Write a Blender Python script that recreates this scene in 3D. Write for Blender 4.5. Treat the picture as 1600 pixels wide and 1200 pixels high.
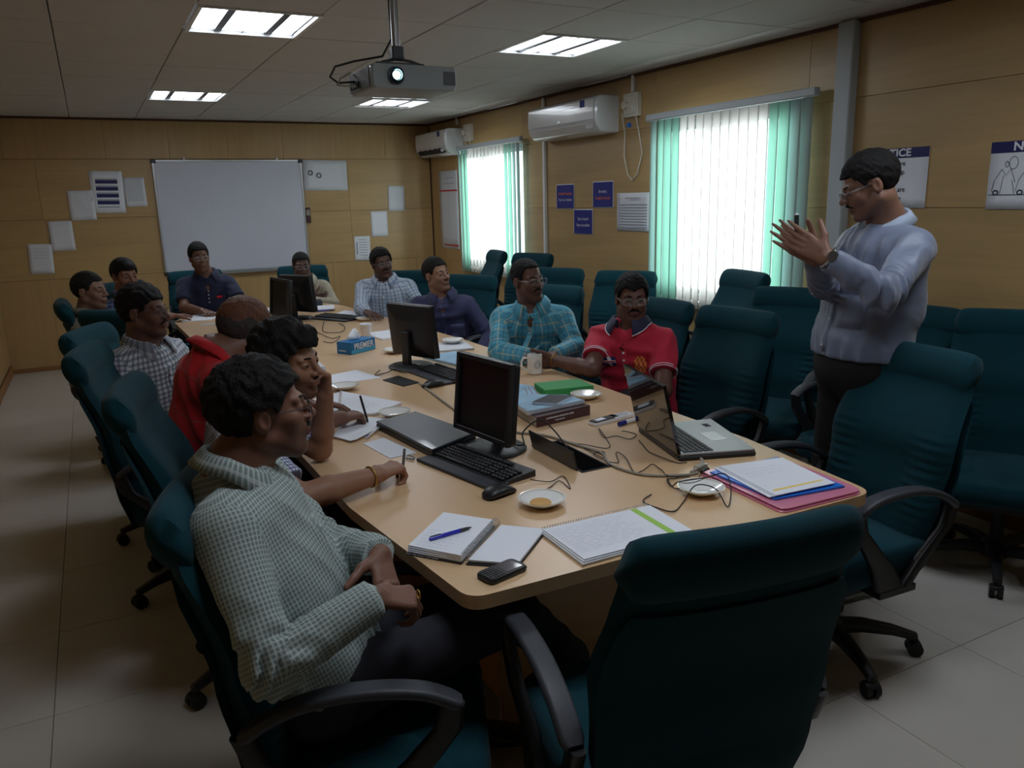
import bpy, bmesh, math, random
import numpy as np
from mathutils import Vector, Matrix, Euler
PI = math.pi
for o in list(bpy.data.objects): bpy.data.objects.remove(o, do_unlink=True)
SC = bpy.context.scene
COL = SC.collection

# ------------------------------------------------------------ camera, world, exposure
yaw, pitch, roll = math.radians(27.34), math.radians(13.252), math.radians(-1.435)
fw = Vector((math.sin(yaw)*math.cos(pitch), math.cos(yaw)*math.cos(pitch), -math.sin(pitch)))
rt = Vector((math.cos(yaw), -math.sin(yaw), 0)); up = rt.cross(fw)
r2 = rt*math.cos(roll)+up*math.sin(roll); u2 = -rt*math.sin(roll)+up*math.cos(roll)
cam_d = bpy.data.cameras.new('camera'); cam = bpy.data.objects.new('camera', cam_d); COL.objects.link(cam)
M4 = Matrix.Identity(4)
for i in range(3):
    M4[i][0] = r2[i]; M4[i][1] = u2[i]; M4[i][2] = -fw[i]
M4[0][3], M4[1][3], M4[2][3] = 0, 0, 1.6
cam.matrix_world = M4
cam_d.sensor_width = 36; cam_d.lens = 1237/1600*36; cam_d.clip_start = .02
SC.camera = cam
vs = SC.view_settings
vs.view_transform = 'Standard'; vs.look = 'None'; vs.gamma = 1; vs.use_curve_mapping = False
vs.exposure = 0.0
W = bpy.data.worlds.new('sky'); SC.world = W; W.use_nodes = True
W.node_tree.nodes['Background'].inputs[0].default_value = (.86, .93, 1, 1)
W.node_tree.nodes['Background'].inputs[1].default_value = 2.2
SC.cycles.max_bounces = 8; SC.cycles.diffuse_bounces = 4; SC.cycles.transmission_bounces = 8
SC.cycles.sample_clamp_indirect = 6; SC.cycles.caustics_reflective = False; SC.cycles.caustics_refractive = False
SC.cycles.use_denoising = True
TUBE = 4.8        # watts-ish of each ceiling fixture
DAY = 105.0        # daylight arriving at each window

def lamp(name, loc, size, power, color, rot=(0, 0, 0), size_y=None):
    l = bpy.data.lights.new(name, 'AREA'); l.energy = power; l.color = color; l.size = size
    if size_y: l.shape = 'RECTANGLE'; l.size_y = size_y
    o = bpy.data.objects.new(name, l); o.location = loc; o.rotation_euler = rot; COL.objects.link(o); return o
WIN = [(3.43, 4.83), (6.85, 8.25)]       # clear openings along the right wall
WZ = (.86, 2.10)
for a, b in WIN:
    lamp('daylight', (4.35, (a+b)/2, 1.55), 1.9, DAY, (.86, .94, 1), (0, PI/2, 0), 1.9)
FIX = [(.835, 4.31), (.835, 7.23), (2.6, 4.31), (2.6, 7.3), (.835, 1.4), (2.6, 1.4)]
for x, y in FIX:
    lamp('tube_light', (x, y, 2.44), .52, TUBE, (.90, .96, 1), (0, 0, 0))

# ------------------------------------------------------------ materials
def lin(c):
    return tuple(((v/255)/12.92 if v/255 <= .04045 else ((v/255+.055)/1.055)**2.4) for v in c)
MATS = {}
def mat(name, rgb, rough=.6, metal=0, noise=0, nscale=20, bump=0, bscale=60, spec=.5, stretch=(1, 1, 1), sheen=0, coat=0, alpha=1, trans=0, emit=None, es=1, attr=None):
    if name in MATS: return MATS[name]
    m = bpy.data.materials.new(name); m.use_nodes = True; nt = m.node_tree; N = nt.nodes; L = nt.links
    b = N['Principled BSDF']; c = lin(rgb)
    b.inputs['Base Color'].default_value = (*c, 1); b.inputs['Roughness'].default_value = rough
    b.inputs['Metallic'].default_value = metal; b.inputs['Specular IOR Level'].default_value = spec
    b.inputs['Sheen Weight'].default_value = sheen; b.inputs['Coat Weight'].default_value = coat
    b.inputs['Alpha'].default_value = alpha; b.inputs['Transmission Weight'].default_value = trans
    if emit: b.inputs['Emission Color'].default_value = (*lin(emit), 1); b.inputs['Emission Strength'].default_value = es
    tc = N.new('ShaderNodeTexCoord'); mp = N.new('ShaderNodeMapping'); L.new(tc.outputs['Object'], mp.inputs[0])
    mp.inputs['Scale'].default_value = stretch
    src = None
    if noise:
        t = N.new('ShaderNodeTexNoise'); t.inputs['Scale'].default_value = nscale; t.inputs['Detail'].default_value = 4
        L.new(mp.outputs[0], t.inputs[0])
        mx = N.new('ShaderNodeMix'); mx.data_type = 'RGBA'; L.new(t.outputs[0], mx.inputs[0])
        mx.inputs[6].default_value = (*[v*(1-noise) for v in c], 1); mx.inputs[7].default_value = (*[min(1, v*(1+noise)) for v in c], 1)
        src = mx.outputs[2]
    if attr:
        at = N.new('ShaderNodeAttribute'); at.attribute_name = attr
        m2 = N.new('ShaderNodeMix'); m2.data_type = 'RGBA'; m2.blend_type = 'MULTIPLY'; m2.inputs[0].default_value = 1
        if src: L.new(src, m2.inputs[6])
        else: m2.inputs[6].default_value = (*c, 1)
        L.new(at.outputs[0], m2.inputs[7]); src = m2.outputs[2]
    if src: L.new(src, b.inputs['Base Color'])
    if bump:
        t2 = N.new('ShaderNodeTexNoise'); t2.inputs['Scale'].default_value = bscale; t2.inputs['Detail'].default_value = 5
        L.new(mp.outputs[0], t2.inputs[0]); bp = N.new('ShaderNodeBump'); bp.inputs['Strength'].default_value = bump
        bp.inputs['Distance'].default_value = .004; L.new(t2.outputs[0], bp.inputs['Height']); L.new(bp.outputs[0], b.inputs['Normal'])
    MATS[name] = m; return m

def wood_mat(name, rgb, axis, k=.16, rough=.42, coat=.15):
    # long soft grain along one axis
    m = bpy.data.materials.new(name); m.use_nodes = True; nt = m.node_tree; N = nt.nodes; L = nt.links
    b = N['Principled BSDF']; c = lin(rgb); b.inputs['Roughness'].default_value = rough; b.inputs['Coat Weight'].default_value = coat; b.inputs['Coat Roughness'].default_value = .35
    tc = N.new('ShaderNodeTexCoord'); mp = N.new('ShaderNodeMapping'); L.new(tc.outputs['Object'], mp.inputs[0])
    s = [38, 38, 38]; s[axis] = 1.6; mp.inputs['Scale'].default_value = s
    t = N.new('ShaderNodeTexNoise'); t.inputs['Scale'].default_value = 1; t.inputs['Detail'].default_value = 5; L.new(mp.outputs[0], t.inputs[0])
    mp2 = N.new('ShaderNodeMapping'); L.new(tc.outputs['Object'], mp2.inputs[0]); s2 = [5, 5, 5]; s2[axis] = .8; mp2.inputs['Scale'].default_value = s2
    t2 = N.new('ShaderNodeTexNoise'); t2.inputs['Scale'].default_value = 1; t2.inputs['Detail'].default_value = 2; L.new(mp2.outputs[0], t2.inputs[0])
    ad = N.new('ShaderNodeMath'); ad.operation = 'MULTIPLY_ADD'; L.new(t.outputs[0], ad.inputs[0]); ad.inputs[1].default_value = .6; L.new(t2.outputs[0], ad.inputs[2])
    sb = N.new('ShaderNodeMath'); sb.operation = 'SUBTRACT'; sb.use_clamp = True; L.new(ad.outputs[0], sb.inputs[0]); sb.inputs[1].default_value = .3
    mx = N.new('ShaderNodeMix'); mx.data_type = 'RGBA'; L.new(sb.outputs[0], mx.inputs[0])
    mx.inputs[6].default_value = (*[v*(1-k*1.3) for v in c], 1); mx.inputs[7].default_value = (*[min(1, v*(1+k)) for v in c], 1)
    L.new(mx.outputs[2], b.inputs['Base Color']); MATS[name] = m; return m

# ------------------------------------------------------------ mesh helpers
class MB:
    def __init__(s): s.v = []; s.f = []
    def add(s, v, f):
        n = len(s.v); s.v += [tuple(p) for p in v]; s.f += [tuple(i+n for i in q) for q in f]; return s
    def box(s, c, d, rot=0, M=None, bev=0):
        hx, hy, hz = d[0]/2, d[1]/2, d[2]/2
        if bev:
            b = min(bev, hx*.9, hy*.9, hz*.9); vs_ = []; idx = {}
            for sx in (-1, 1):
                for sy in (-1, 1):
                    for sz in (-1, 1):
                        for k in range(3):
                            q = [hx, hy, hz]
                            for j in range(3):
                                if j != k: q[j] -= b
                            idx[(sx, sy, sz, k)] = len(vs_); vs_.append((sx*q[0], sy*q[1], sz*q[2]))
            fs = []
            for k in range(3):
                a, b_ = [(1, 2), (0, 2), (0, 1)][k]
                for sg in (-1, 1):
                    cyc = []
                    for (p, q) in ((-1, -1), (1, -1), (1, 1), (-1, 1)):
                        t = [0, 0, 0]; t[k] = sg; t[a] = p; t[b_] = q; cyc.append(idx[(*t, k)])
                    fs.append(cyc)
            for k in range(3):       # edges parallel to axis k
                a, b_ = [(1, 2), (0, 2), (0, 1)][k]
                for p in (-1, 1):
                    for q in (-1, 1):
                        t0 = [0, 0, 0]; t0[a] = p; t0[b_] = q; t1 = list(t0); t0[k] = -1; t1[k] = 1
                        fs.append([idx[(*t0, a)], idx[(*t1, a)], idx[(*t1, b_)], idx[(*t0, b_)]])
            for sx in (-1, 1):
                for sy in (-1, 1):
                    for sz in (-1, 1): fs.append([idx[(sx, sy, sz, k)] for k in range(3)])
            v = vs_; f = fs
        else:
            v = [(x, y, z) for x in (-hx, hx) for y in (-hy, hy) for z in (-hz, hz)]
            f = [(0, 1, 3, 2), (4, 6, 7, 5), (0, 4, 5, 1), (2, 3, 7, 6), (0, 2, 6, 4), (1, 5, 7, 3)]
        R = M if M is not None else Matrix.Rotation(rot, 3, 'Z')
        return s.add([Vector(c)+R @ Vector(p) for p in v], f)
    def tube(s, pts, r, n=8, cap=True, closed=False, rx=None, upv=None):
        # sweep an ellipse (r by rx*r) or per-point radii along points
        pts = [Vector(p) for p in pts]; m = len(pts); rad = r if isinstance(r, (list, tuple)) else [r]*m
        up_ = Vector(upv) if upv else None; V = []; prev = None
        for i, p in enumerate(pts):
            if closed: t = pts[(i+1) % m]-pts[i-1]
            else: t = pts[min(i+1, m-1)]-pts[max(i-1, 0)]
            t.normalize()
            if up_ is not None: a = up_.cross(t)
            elif prev is None: a = Vector((0, 0, 1)).cross(t) if abs(t.z) < .9 else Vector((1, 0, 0)).cross(t)
            else: a = prev-t*prev.dot(t)
            if a.length < 1e-6: a = t.orthogonal()
            a.normalize(); b = t.cross(a); prev = a
            for k in range(n):
                an = 2*PI*k/n; V.append(p+a*math.cos(an)*rad[i]*(rx or 1)+b*math.sin(an)*rad[i])
        F = []
        for i in range(m if closed else m-1):
            j = (i+1) % m
            for k in range(n): F.append((i*n+k, i*n+(k+1) % n, j*n+(k+1) % n, j*n+k))
        if cap and not closed: F += [tuple(range(n))[::-1], tuple((m-1)*n+k for k in range(n))]
        return s.add(V, F)
    def cyl(s, a, b, r, r1=None, n=16): return s.tube([a, b], [r, r if r1 is None else r1], n)
    def lathe(s, prof, c=(0, 0, 0), n=24, M=None):
        V = []; m = len(prof)
        for r, z in prof:
            for k in range(n):
                a = 2*PI*k/n; p = Vector((r*math.cos(a), r*math.sin(a), z)); V.append(Vector(c)+((M @ p) if M is not None else p))
        F = [(i*n+k, i*n+(k+1) % n, (i+1)*n+(k+1) % n, (i+1)*n+k) for i in range(m-1) for k in range(n)]
        F += [tuple(range(n))[::-1], tuple((m-1)*n+k for k in range(n))]
        return s.add(V, F)
    def prism(s, poly, z0, z1, bev=0):
        n = len(poly); rings = [(poly, z0), (poly, z1)]
        V = [(x, y, z) for P, z in rings for x, y in P]
        F = [tuple(range(n))[::-1], tuple(n+k for k in range(n))]+[(k, (k+1) % n, n+(k+1) % n, n+k) for k in range(n)]
        return s.add(V, F)
    def loft(s, rings, cap=True, closed=True):
        n = len(rings[0]); V = [p for r in rings for p in r]; F = []
        for i in range(len(rings)-1):
            for k in range(n if closed else n-1): F.append((i*n+k, i*n+(k+1) % n, (i+1)*n+(k+1) % n, (i+1)*n+k))
        if cap and closed: F += [tuple(range(n))[::-1], tuple((len(rings)-1)*n+k for k in range(n))]
        return s.add(V, F)
    def sphere(s, c, r, n=12, sc=(1, 1, 1), M=None):
        prof = [(max(1e-4, math.sin(PI*i/n)), -math.cos(PI*i/n)) for i in range(n+1)]
        S = Matrix.Diagonal(Vector(sc)*r)
        return s.lathe(prof, c, n*2, (M @ S) if M is not None else S)
    def build(s, name, m, parent=None, smooth=None, loc=None):
        me = bpy.data.meshes.new(name); me.from_pydata([tuple(p) for p in s.v], [], s.f); me.update()
        bm = bmesh.new(); bm.from_mesh(me); bmesh.ops.recalc_face_normals(bm, faces=bm.faces); bm.to_mesh(me); bm.free()
        me.materials.append(MATS[m] if isinstance(m, str) else m)
        if smooth is not None:
            me.shade_smooth()
            if smooth > 0: me.set_sharp_from_angle(angle=math.radians(smooth))
        o = bpy.data.objects.new(name, me); COL.objects.link(o)
        if loc: o.location = loc
        if parent: o.parent = parent
        return o
def tag(o, label=None, cat=None, group=None, kind=None):
    if label: o['label'] = label
    if cat: o['category'] = cat
    if group: o['group'] = group
    if kind: o['kind'] = kind
    return o
def thing(name, label, cat, loc=(0, 0, 0), rz=0, group=None):
    o = bpy.data.objects.new(name, None); COL.objects.link(o); o.location = loc; o.rotation_euler = (0, 0, rz); o.empty_display_size = .1
    return tag(o, label, cat, group)
def dup(root, loc=None, rz=None, label=None, group=None):
    def cp(o, par):
        c = o.copy(); COL.objects.link(c); c.parent = par
        for ch in kids.get(o.name, []): cp(ch, c)
        return c
    kids = {}
    for o in bpy.data.objects:
        if o.parent: kids.setdefault(o.parent.name, []).append(o)
    r = cp(root, None)
    if loc is not None: r.location = loc
    if rz is not None: r.rotation_euler = (0, 0, rz)
    if label: r['label'] = label
    if group: r['group'] = group
    return r
def struct(name, mb, m, parent=None, smooth=None):
    o = mb.build(name, m, parent, smooth)
    if not parent: o['kind'] = 'structure'
    return o
def text_mesh(txt, size, M, m, name, parent, depth=.0004, align='CENTER', sx=1, bold=0):
    cu = bpy.data.curves.new('t', 'FONT'); cu.body = txt; cu.size = size; cu.align_x = align; cu.align_y = 'CENTER'; cu.extrude = depth; cu.offset = bold; cu.resolution_u = 3
    to = bpy.data.objects.new('t', cu); COL.objects.link(to)
    dg = bpy.context.evaluated_depsgraph_get(); me = bpy.data.meshes.new_from_object(to.evaluated_get(dg))
    bpy.data.objects.remove(to); bpy.data.curves.remove(cu)
    for v in me.vertices: v.co = M @ Vector((v.co.x*sx, v.co.y, v.co.z))
    me.materials.clear(); me.materials.append(MATS[m] if isinstance(m, str) else m)
    o = bpy.data.objects.new(name, me); COL.objects.link(o)
    if parent: o.parent = parent
    return o
def frame_M(o, ex, ey):
    ex = Vector(ex).normalized(); ey = Vector(ey).normalized(); ez = ex.cross(ey)
    m = Matrix.Identity(4)
    for i in range(3): m[i][0] = ex[i]; m[i][1] = ey[i]; m[i][2] = ez[i]; m[i][3] = o[i]
    return m

# ------------------------------------------------------------ palette
wood_mat('oak_v', (180, 147, 98), 2); wood_mat('oak_h', (181, 151, 102), 1, k=.2); wood_mat('oak_hx', (182, 150, 100), 0, k=.2)
wood_mat('table_wood', (216, 180, 138), 1, k=.05, rough=.32, coat=.25)
wood_mat('table_side', (196, 146, 92), 1, k=.08)
mat('ceiling_tile', (196, 193, 192), .9, noise=.05, nscale=3, bump=.15, bscale=180)
mat('ceiling_grid', (176, 174, 172), .7)
mat('gap', (92, 66, 40), .9)
mat('floor_tile', (196, 192, 184), .30, noise=.08, nscale=5, coat=.1, spec=.5)
mat('floor_gap', (142, 136, 128), .7)
mat('white_paint', (226, 228, 226), .5); mat('grey_paint', (150, 158, 160), .5)
mat('paper', (232, 236, 244), .7); mat('paper_grey', (218, 221, 228), .6, noise=.06, nscale=30)
mat('ink', (40, 42, 60), .7); mat('ink_light', (150, 155, 170), .7); mat('poster_blue', (24, 36, 130), .5); mat('navy_print', (22, 24, 92), .5)
mat('board_white', (205, 208, 222), .22, noise=.05, nscale=2.5, coat=.3)
mat('alu', (185, 188, 190), .35, metal=.7)
mat('teal_fabric', (6, 56, 66), .9, noise=.15, nscale=14, bump=.3, bscale=500, sheen=.06, spec=.2)
mat('black_plastic', (26, 27, 30), .42); mat('arm_plastic', (52, 55, 62), .5, bump=.15, bscale=300); mat('matte_black', (16, 16, 18), .6)
mat('gloss_black', (12, 11, 12), .08, coat=.6); mat('screen', (12, 12, 14), .38, spec=.3); mat('key_black', (22, 22, 25), .5)
mat('metal', (170, 172, 175), .3, metal=1); mat('silver_plastic', (150, 153, 156), .35, metal=.5)
mat('porcelain', (240, 241, 238), .12, coat=.6); mat('gold_line', (160, 140, 80), .3)
mat('grey_cable', (150, 145, 132), .55); mat('black_cable', (28, 24, 24), .5)
mat('biscuit', (205, 160, 96), .85, bump=.5, bscale=120)
mat('orange_ink', (220, 110, 60), .6); mat('pale_ink', (200, 195, 210), .6); mat('red_ink', (200, 60, 60), .7)
# ------------------------------------------------------------ room shell
XL, XR, YB, YN, ZC = -.88, 3.72, 9.19, -2.6, 2.47
T = .12
# floor of large vinyl tiles, 0.6 m, set a hair apart over a screed
fl = struct('floor', MB().box(((XL+XR)/2, (YN+YB)/2, -.06), (XR-XL, YB-YN, .10)), 'floor_gap')
def shared_tiles(name, w, h, t, m, parent, spots, axes='xy', bev=.0015):
    mb = MB()
    d = {'xy': (w, h, t), 'yz': (t, w, h), 'xz': (w, t, h)}[axes]
    o0 = mb.box((0, 0, 0), d, bev=bev).build(name, m, parent); first = True
    for p in spots:
        if first: o0.location = p; first = False; continue
        c = o0.copy(); COL.objects.link(c); c.location = p
tw = .60; sp = []
nx = 8; ny = 20
cell_x = (XR-XL)/nx; cell_y = (YB-YN)/ny
shared_tiles('floor_tile', cell_x-.002, cell_y-.002, .01, 'floor_tile', fl, [(XL+cell_x*(i+.5), YN+cell_y*(j+.5), -.005) for i in range(nx) for j in range(ny)], bev=.0008)
# ceiling: tiles 0.57 x 0.59 laid in runs along the room, recessed joints
ce = struct('ceiling', MB().box(((XL+XR)/2, (YN+YB)/2, ZC+.065), (XR-XL, YB-YN, .09)), 'ceiling_grid')
xs = [XL, -.61, -.04, .545, 1.11, 1.72, 2.31, 2.90, 3.48, XR]
cy_ = 2.93/5
ys0 = 4.31-.5*cy_
rows = []
y = ys0-12*cy_
while y < YB-.02: rows.append(y); y += cy_
for i in range(len(xs)-1):
    w = xs[i+1]-xs[i]
    by = {}
    for y0 in rows:
        y1 = min(YB, y0+cy_); y0c = max(YN, y0)
        if y1-y0c < .05: continue
        cx, cy = (xs[i]+xs[i+1])/2, (y0c+y1)/2
        if any(abs(cx-fx) < .2 and abs(cy-fy) < .2 for fx, fy in FIX): continue
        key = round(y1-y0c, 3)
        by.setdefault(key, []).append((cx, cy, ZC+.010+random.Random(int(cx*91+cy*37)).uniform(-.0015, .0015)))
    for k, pl in by.items(): shared_tiles('ceiling_tile', w-.006, k-.005, .02, 'ceiling_tile', ce, pl, bev=.002)
# walls
def wall_box(name, c, d, m='gap'): return struct(name, MB().box(c, d), m)
wb = wall_box('wall_back', ((XL+XR)/2, YB+.07, ZC/2), (XR-XL+.2, .10, ZC+.1))
bx_ = [-.88, -.645, -.35, .234, .829, 1.407, 1.99, 2.575, 3.16, 3.72]
bl = [-.88, -.43, .145, .74, 1.33, 1.9, 2.45, 3.03, 3.48, 3.72]
def panels_back(xs_, z0, z1, m):
    for i in range(len(xs_)-1):
        w = xs_[i+1]-xs_[i]-.002
        MB().box((0, 0, 0), (w, .02, z1-z0-.003), bev=.001).build('wall_panel', m, wb, loc=((xs_[i]+xs_[i+1])/2, YB+.010, (z0+z1)/2))
panels_back(bx_, 2.075, 2.468, 'oak_v')
panels_back([-.88, -.395, 1.2, 2.7, 3.72], 1.50, 2.075, 'oak_hx')
panels_back([-.88, -.38, 1.2, 2.7, 3.72], .915, 1.50, 'oak_hx')
panels_back(bl, .04, .915, 'oak_v')
wl = wall_box('wall_left', (XL-.05, (YN+YB)/2, ZC/2), (.10, YB-YN, ZC))
for k in range(10):
    y0 = YN+k*1.179
    MB().box((0, 0, 0), (.02, 1.175, 2.37), bev=.001).build('wall_panel', 'oak_v', wl, loc=(XL-.004, y0+.59, 1.28))
wn = wall_box('wall_near', ((XL+XR)/2, YN-.05, ZC/2), (XR-XL+.2, .10, ZC), 'oak_v')
# right wall, pierced by two windows
wr = struct('wall_right', MB(), 'gap') if False else None
mb = MB(); H0 = 0
ycuts = [YN, WIN[0][0], WIN[0][1], WIN[1][0], WIN[1][1], YB+.12]
for i in range(5):
    a, b = ycuts[i], ycuts[i+1]; c = (a+b)/2
    if i in (1, 3):
        mb.box((XR+.07, c, WZ[0]/2), (.10, b-a, WZ[0])); mb.box((XR+.07, c, (WZ[1]+ZC)/2), (.10, b-a, ZC-WZ[1]))
    else: mb.box((XR+.07, c, ZC/2), (.10, b-a, ZC))
wr = struct('wall_right', mb, 'gap')
def panels_right(y0, y1, z0, z1, m='oak_h'):
    MB().box((0, 0, 0), (.02, y1-y0-.002, z1-z0-.002), bev=.001).build('wall_panel', m, wr, loc=(XR+.010, (y0+y1)/2, (z0+z1)/2))
zr = [.09, .90, 1.50, 2.075, 2.468]
spans = [(YN, -1.5), (-1.5, -.3), (-.3, .9), (.9, 2.1), (2.1, 3.2), (3.2, 3.43), (4.83, 6.4), (6.4, 6.85), (8.25, 8.32), (8.32, 9.17)]
for a, b in spans:
    for k in range(4):
        panels_right(a, b, zr[k], zr[k+1], 'oak_v' if a > 8.2 else 'oak_h')
for a, b in WIN:
    panels_right(a, b, .09, WZ[0]); panels_right(a, b, WZ[1], 2.468)
mat('skirt', (150, 104, 58), .5)
struct('baseboard_back', MB().box(((XL+XR)/2, YB-.008, .02), (XR-XL-.03, .014, .04), bev=.003), 'skirt')
struct('baseboard_right', MB().box((XR-.008, (YN+YB)/2, .045), (.014, YB-YN-.04, .09), bev=.003), 'skirt')
struct('baseboard_left', MB().box((XL+.016, (YN+YB)/2, .045), (.014, YB-YN-.04, .09), bev=.003), 'skirt')
mat('cornice', (74, 44, 24), .6)
struct('trim_1', MB().box(((XL+XR)/2, YB-.010, ZC-.012), (XR-XL-.03, .016, .020)), 'cornice')
struct('trim_2', MB().box((XR-.010, (YN+YB)/2, ZC-.012), (.016, YB-YN-.04, .020)), 'cornice')
struct('trim_3', MB().box((XL+.018, (YN+YB)/2, ZC-.012), (.016, YB-YN-.04, .020)), 'cornice')
struct('trim_4', MB().box((XR-.004, YB-.006, ZC/2), (.012, .012, ZC-.05)), 'cornice')
# white cable duct and broad post on the right wall
struct('trim_5', MB().box((XR-.014, 6.42, 1.24), (.028, .035, 2.42), bev=.003), 'white_paint')
mat('post_grey', (176, 184, 188), .5)
struct('trim_6', MB().box((XR-.03, 3.15, 1.26), (.06, .105, 2.4), bev=.006), 'post_grey')
struct('trim_7', MB().box((XR-.012, 8.33, 2.43), (.024, .03, .07), bev=.003), 'white_paint')
struct('trim_8', MB().box((XR-.012, 5.09, 2.40), (.024, .03, .12), bev=.003), 'white_paint')

# ---- windows: frame, two sliding sashes with glass, a sill; vertical blind hung in front
m = bpy.data.materials.new('glass'); m.use_nodes = True; N = m.node_tree.nodes; L = m.node_tree.links
tr_ = N.new('ShaderNodeBsdfTransparent'); tr_.inputs[0].default_value = (.93, .97, .95, 1); gl_ = N.new('ShaderNodeBsdfGlossy'); gl_.inputs['Roughness'].default_value = .03
mx_ = N.new('ShaderNodeMixShader'); mx_.inputs[0].default_value = .07; L.new(tr_.outputs[0], mx_.inputs[1]); L.new(gl_.outputs[0], mx_.inputs[2]); L.new(mx_.outputs[0], N['Material Output'].inputs[0]); MATS['glass'] = m
def blind_mat(name, rgb, tr):
    m = bpy.data.materials.new(name); m.use_nodes = True; N = m.node_tree.nodes; L = m.node_tree.links
    out = N['Material Output']; b = N['Principled BSDF']; b.inputs['Base Color'].default_value = (*lin(rgb), 1); b.inputs['Roughness'].default_value = .8
    t = N.new('ShaderNodeBsdfTranslucent'); t.inputs[0].default_value = (*lin(tr), 1); mx = N.new('ShaderNodeMixShader'); mx.inputs[0].default_value = .6
    tc = N.new('ShaderNodeTexCoord'); w = N.new('ShaderNodeTexNoise'); mp = N.new('ShaderNodeMapping'); mp.inputs['Scale'].default_value = (60, 60, 3); L.new(tc.outputs['Object'], mp.inputs[0]); L.new(mp.outputs[0], w.inputs[0]); w.inputs['Scale'].default_value = 4
    bp = N.new('ShaderNodeBump'); bp.inputs['Strength'].default_value = .2; L.new(w.outputs[0], bp.inputs['Height']); L.new(bp.outputs[0], b.inputs['Normal'])
    L.new(b.outputs[0], mx.inputs[1]); L.new(t.outputs[0], mx.inputs[2]); L.new(mx.outputs[0], out.inputs[0]); MATS[name] = m; return m
blind_mat('blind_white', (232, 232, 228), (244, 240, 238)); blind_mat('blind_green', (164, 196, 186), (178, 210, 198)); blind_mat('blind_dull', (190, 198, 196), (180, 205, 200))
for wi, (a, b) in enumerate(WIN):
    w = struct('window_%d' % (wi+1), MB().box((XR+.06, (a+b)/2, WZ[0]+.02), (.08, b-a, .04)).box((XR+.06, (a+b)/2, WZ[1]-.02), (.08, b-a, .04)).box((XR+.06, a+.02, (WZ[0]+WZ[1])/2), (.08, .04, WZ[1]-WZ[0]-.08)).box((XR+.06, b-.02, (WZ[0]+WZ[1])/2), (.08, .04, WZ[1]-WZ[0]-.08)), 'alu')
    for k in range(2):
        y0 = a+.04+k*((b-a)/2-.05); y1 = y0+(b-a)/2-.03; x = XR+.045+.03*k; zc = (WZ[0]+WZ[1])/2; hh = WZ[1]-WZ[0]-.08
        MB().box((x, y0+.015, zc), (.02, .03, hh)).box((x, y1-.015, zc), (.02, .03, hh)).box((x, (y0+y1)/2, WZ[0]+.055), (.02, y1-y0-.06, .03)).box((x, (y0+y1)/2, WZ[1]-.055), (.02, y1-y0-.06, .03)).build('window_sash', 'alu', w)
        MB().box((x, (y0+y1)/2, zc), (.004, y1-y0-.06, hh-.06)).build('window_pane', 'glass', w)
    MB().box((XR-.012, (a+b)/2, WZ[0]-.012), (.05, b-a+.06, .024), bev=.003).build('window_sill', 'white_paint', w)
# vertical blinds
rnd = random.Random(4)
def blind(y0, y1, greens, label):
    t = thing('vertical_blind', label, 'blind', (XR-.07, (y0+y1)/2, 2.13), 0)
    MB().box((0, 0, .0), (.045, y1-y0+.06, .045), bev=.006).build('head_rail', 'post_grey', t)
    for s in (-1, 1): MB().box((.035, s*(y1-y0)/2.3, 0), (.04, .03, .03)).build('bracket', 'alu', t)
    n = int(round((y1-y0)/.083)); p = (y1-y0)/n
    for k in range(n):
        yy = y0+p*(k+.5)-(y0+y1)/2
        f = 1-(k+.5)/n                       # 0 far edge .. 1 near edge
        m = 'blind_white'
        for (g0, g1, gm) in greens:
            if g0 <= f < g1: m = gm
        an = math.radians(rnd.uniform(5, 11)); wv = .0465
        ln = 1.29; V = []; F = []; nz = 7; sw = rnd.uniform(-.02, .02)
        for j in range(nz):
            z = -.025-ln*j/(nz-1); tw_ = an+sw*j
            for q in range(5):
                u = (q/4-.5)*2; V.append((math.sin(tw_)*u*wv+.006*(1-u*u), yy+math.cos(tw_)*u*wv, z))
        for j in range(nz-1):
            for q in range(4): F.append((j*5+q, j*5+q+1, j*5+q+6, j*5+q+5))
        o = MB().add(V, F).build('blind_slat', m, t, smooth=0)
        o.modifiers.new('s', 'SOLIDIFY').thickness = .0012
    MB().tube([(-.01, (y1-y0)/2*s_, -1.30) for s_ in (-1, -.5, 0, .5, 1)], .0015, 5).build('bottom_chain', 'white_paint', t)
    MB().tube([(-.03, -(y1-y0)/2+.05, -.02), (-.035, -(y1-y0)/2+.045, -.6), (-.03, -(y1-y0)/2+.05, -1.1)], .0018, 5).build('pull_cord', 'white_paint', t)
blind(3.33, 4.80, [(0, .07, 'blind_dull'), (.07, .20, 'blind_green'), (.77, .89, 'blind_green'), (.89, 1.01, 'blind_dull')], 'wide vertical blind, white with green end slats, over the nearer window')
blind(6.78, 8.22, [(.0, .05, 'blind_dull'), (.05, .18, 'blind_green'), (.74, .9, 'blind_green'), (.9, 1.01, 'blind_dull')], 'vertical blind with green end slats over the far window by the corner')

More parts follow.
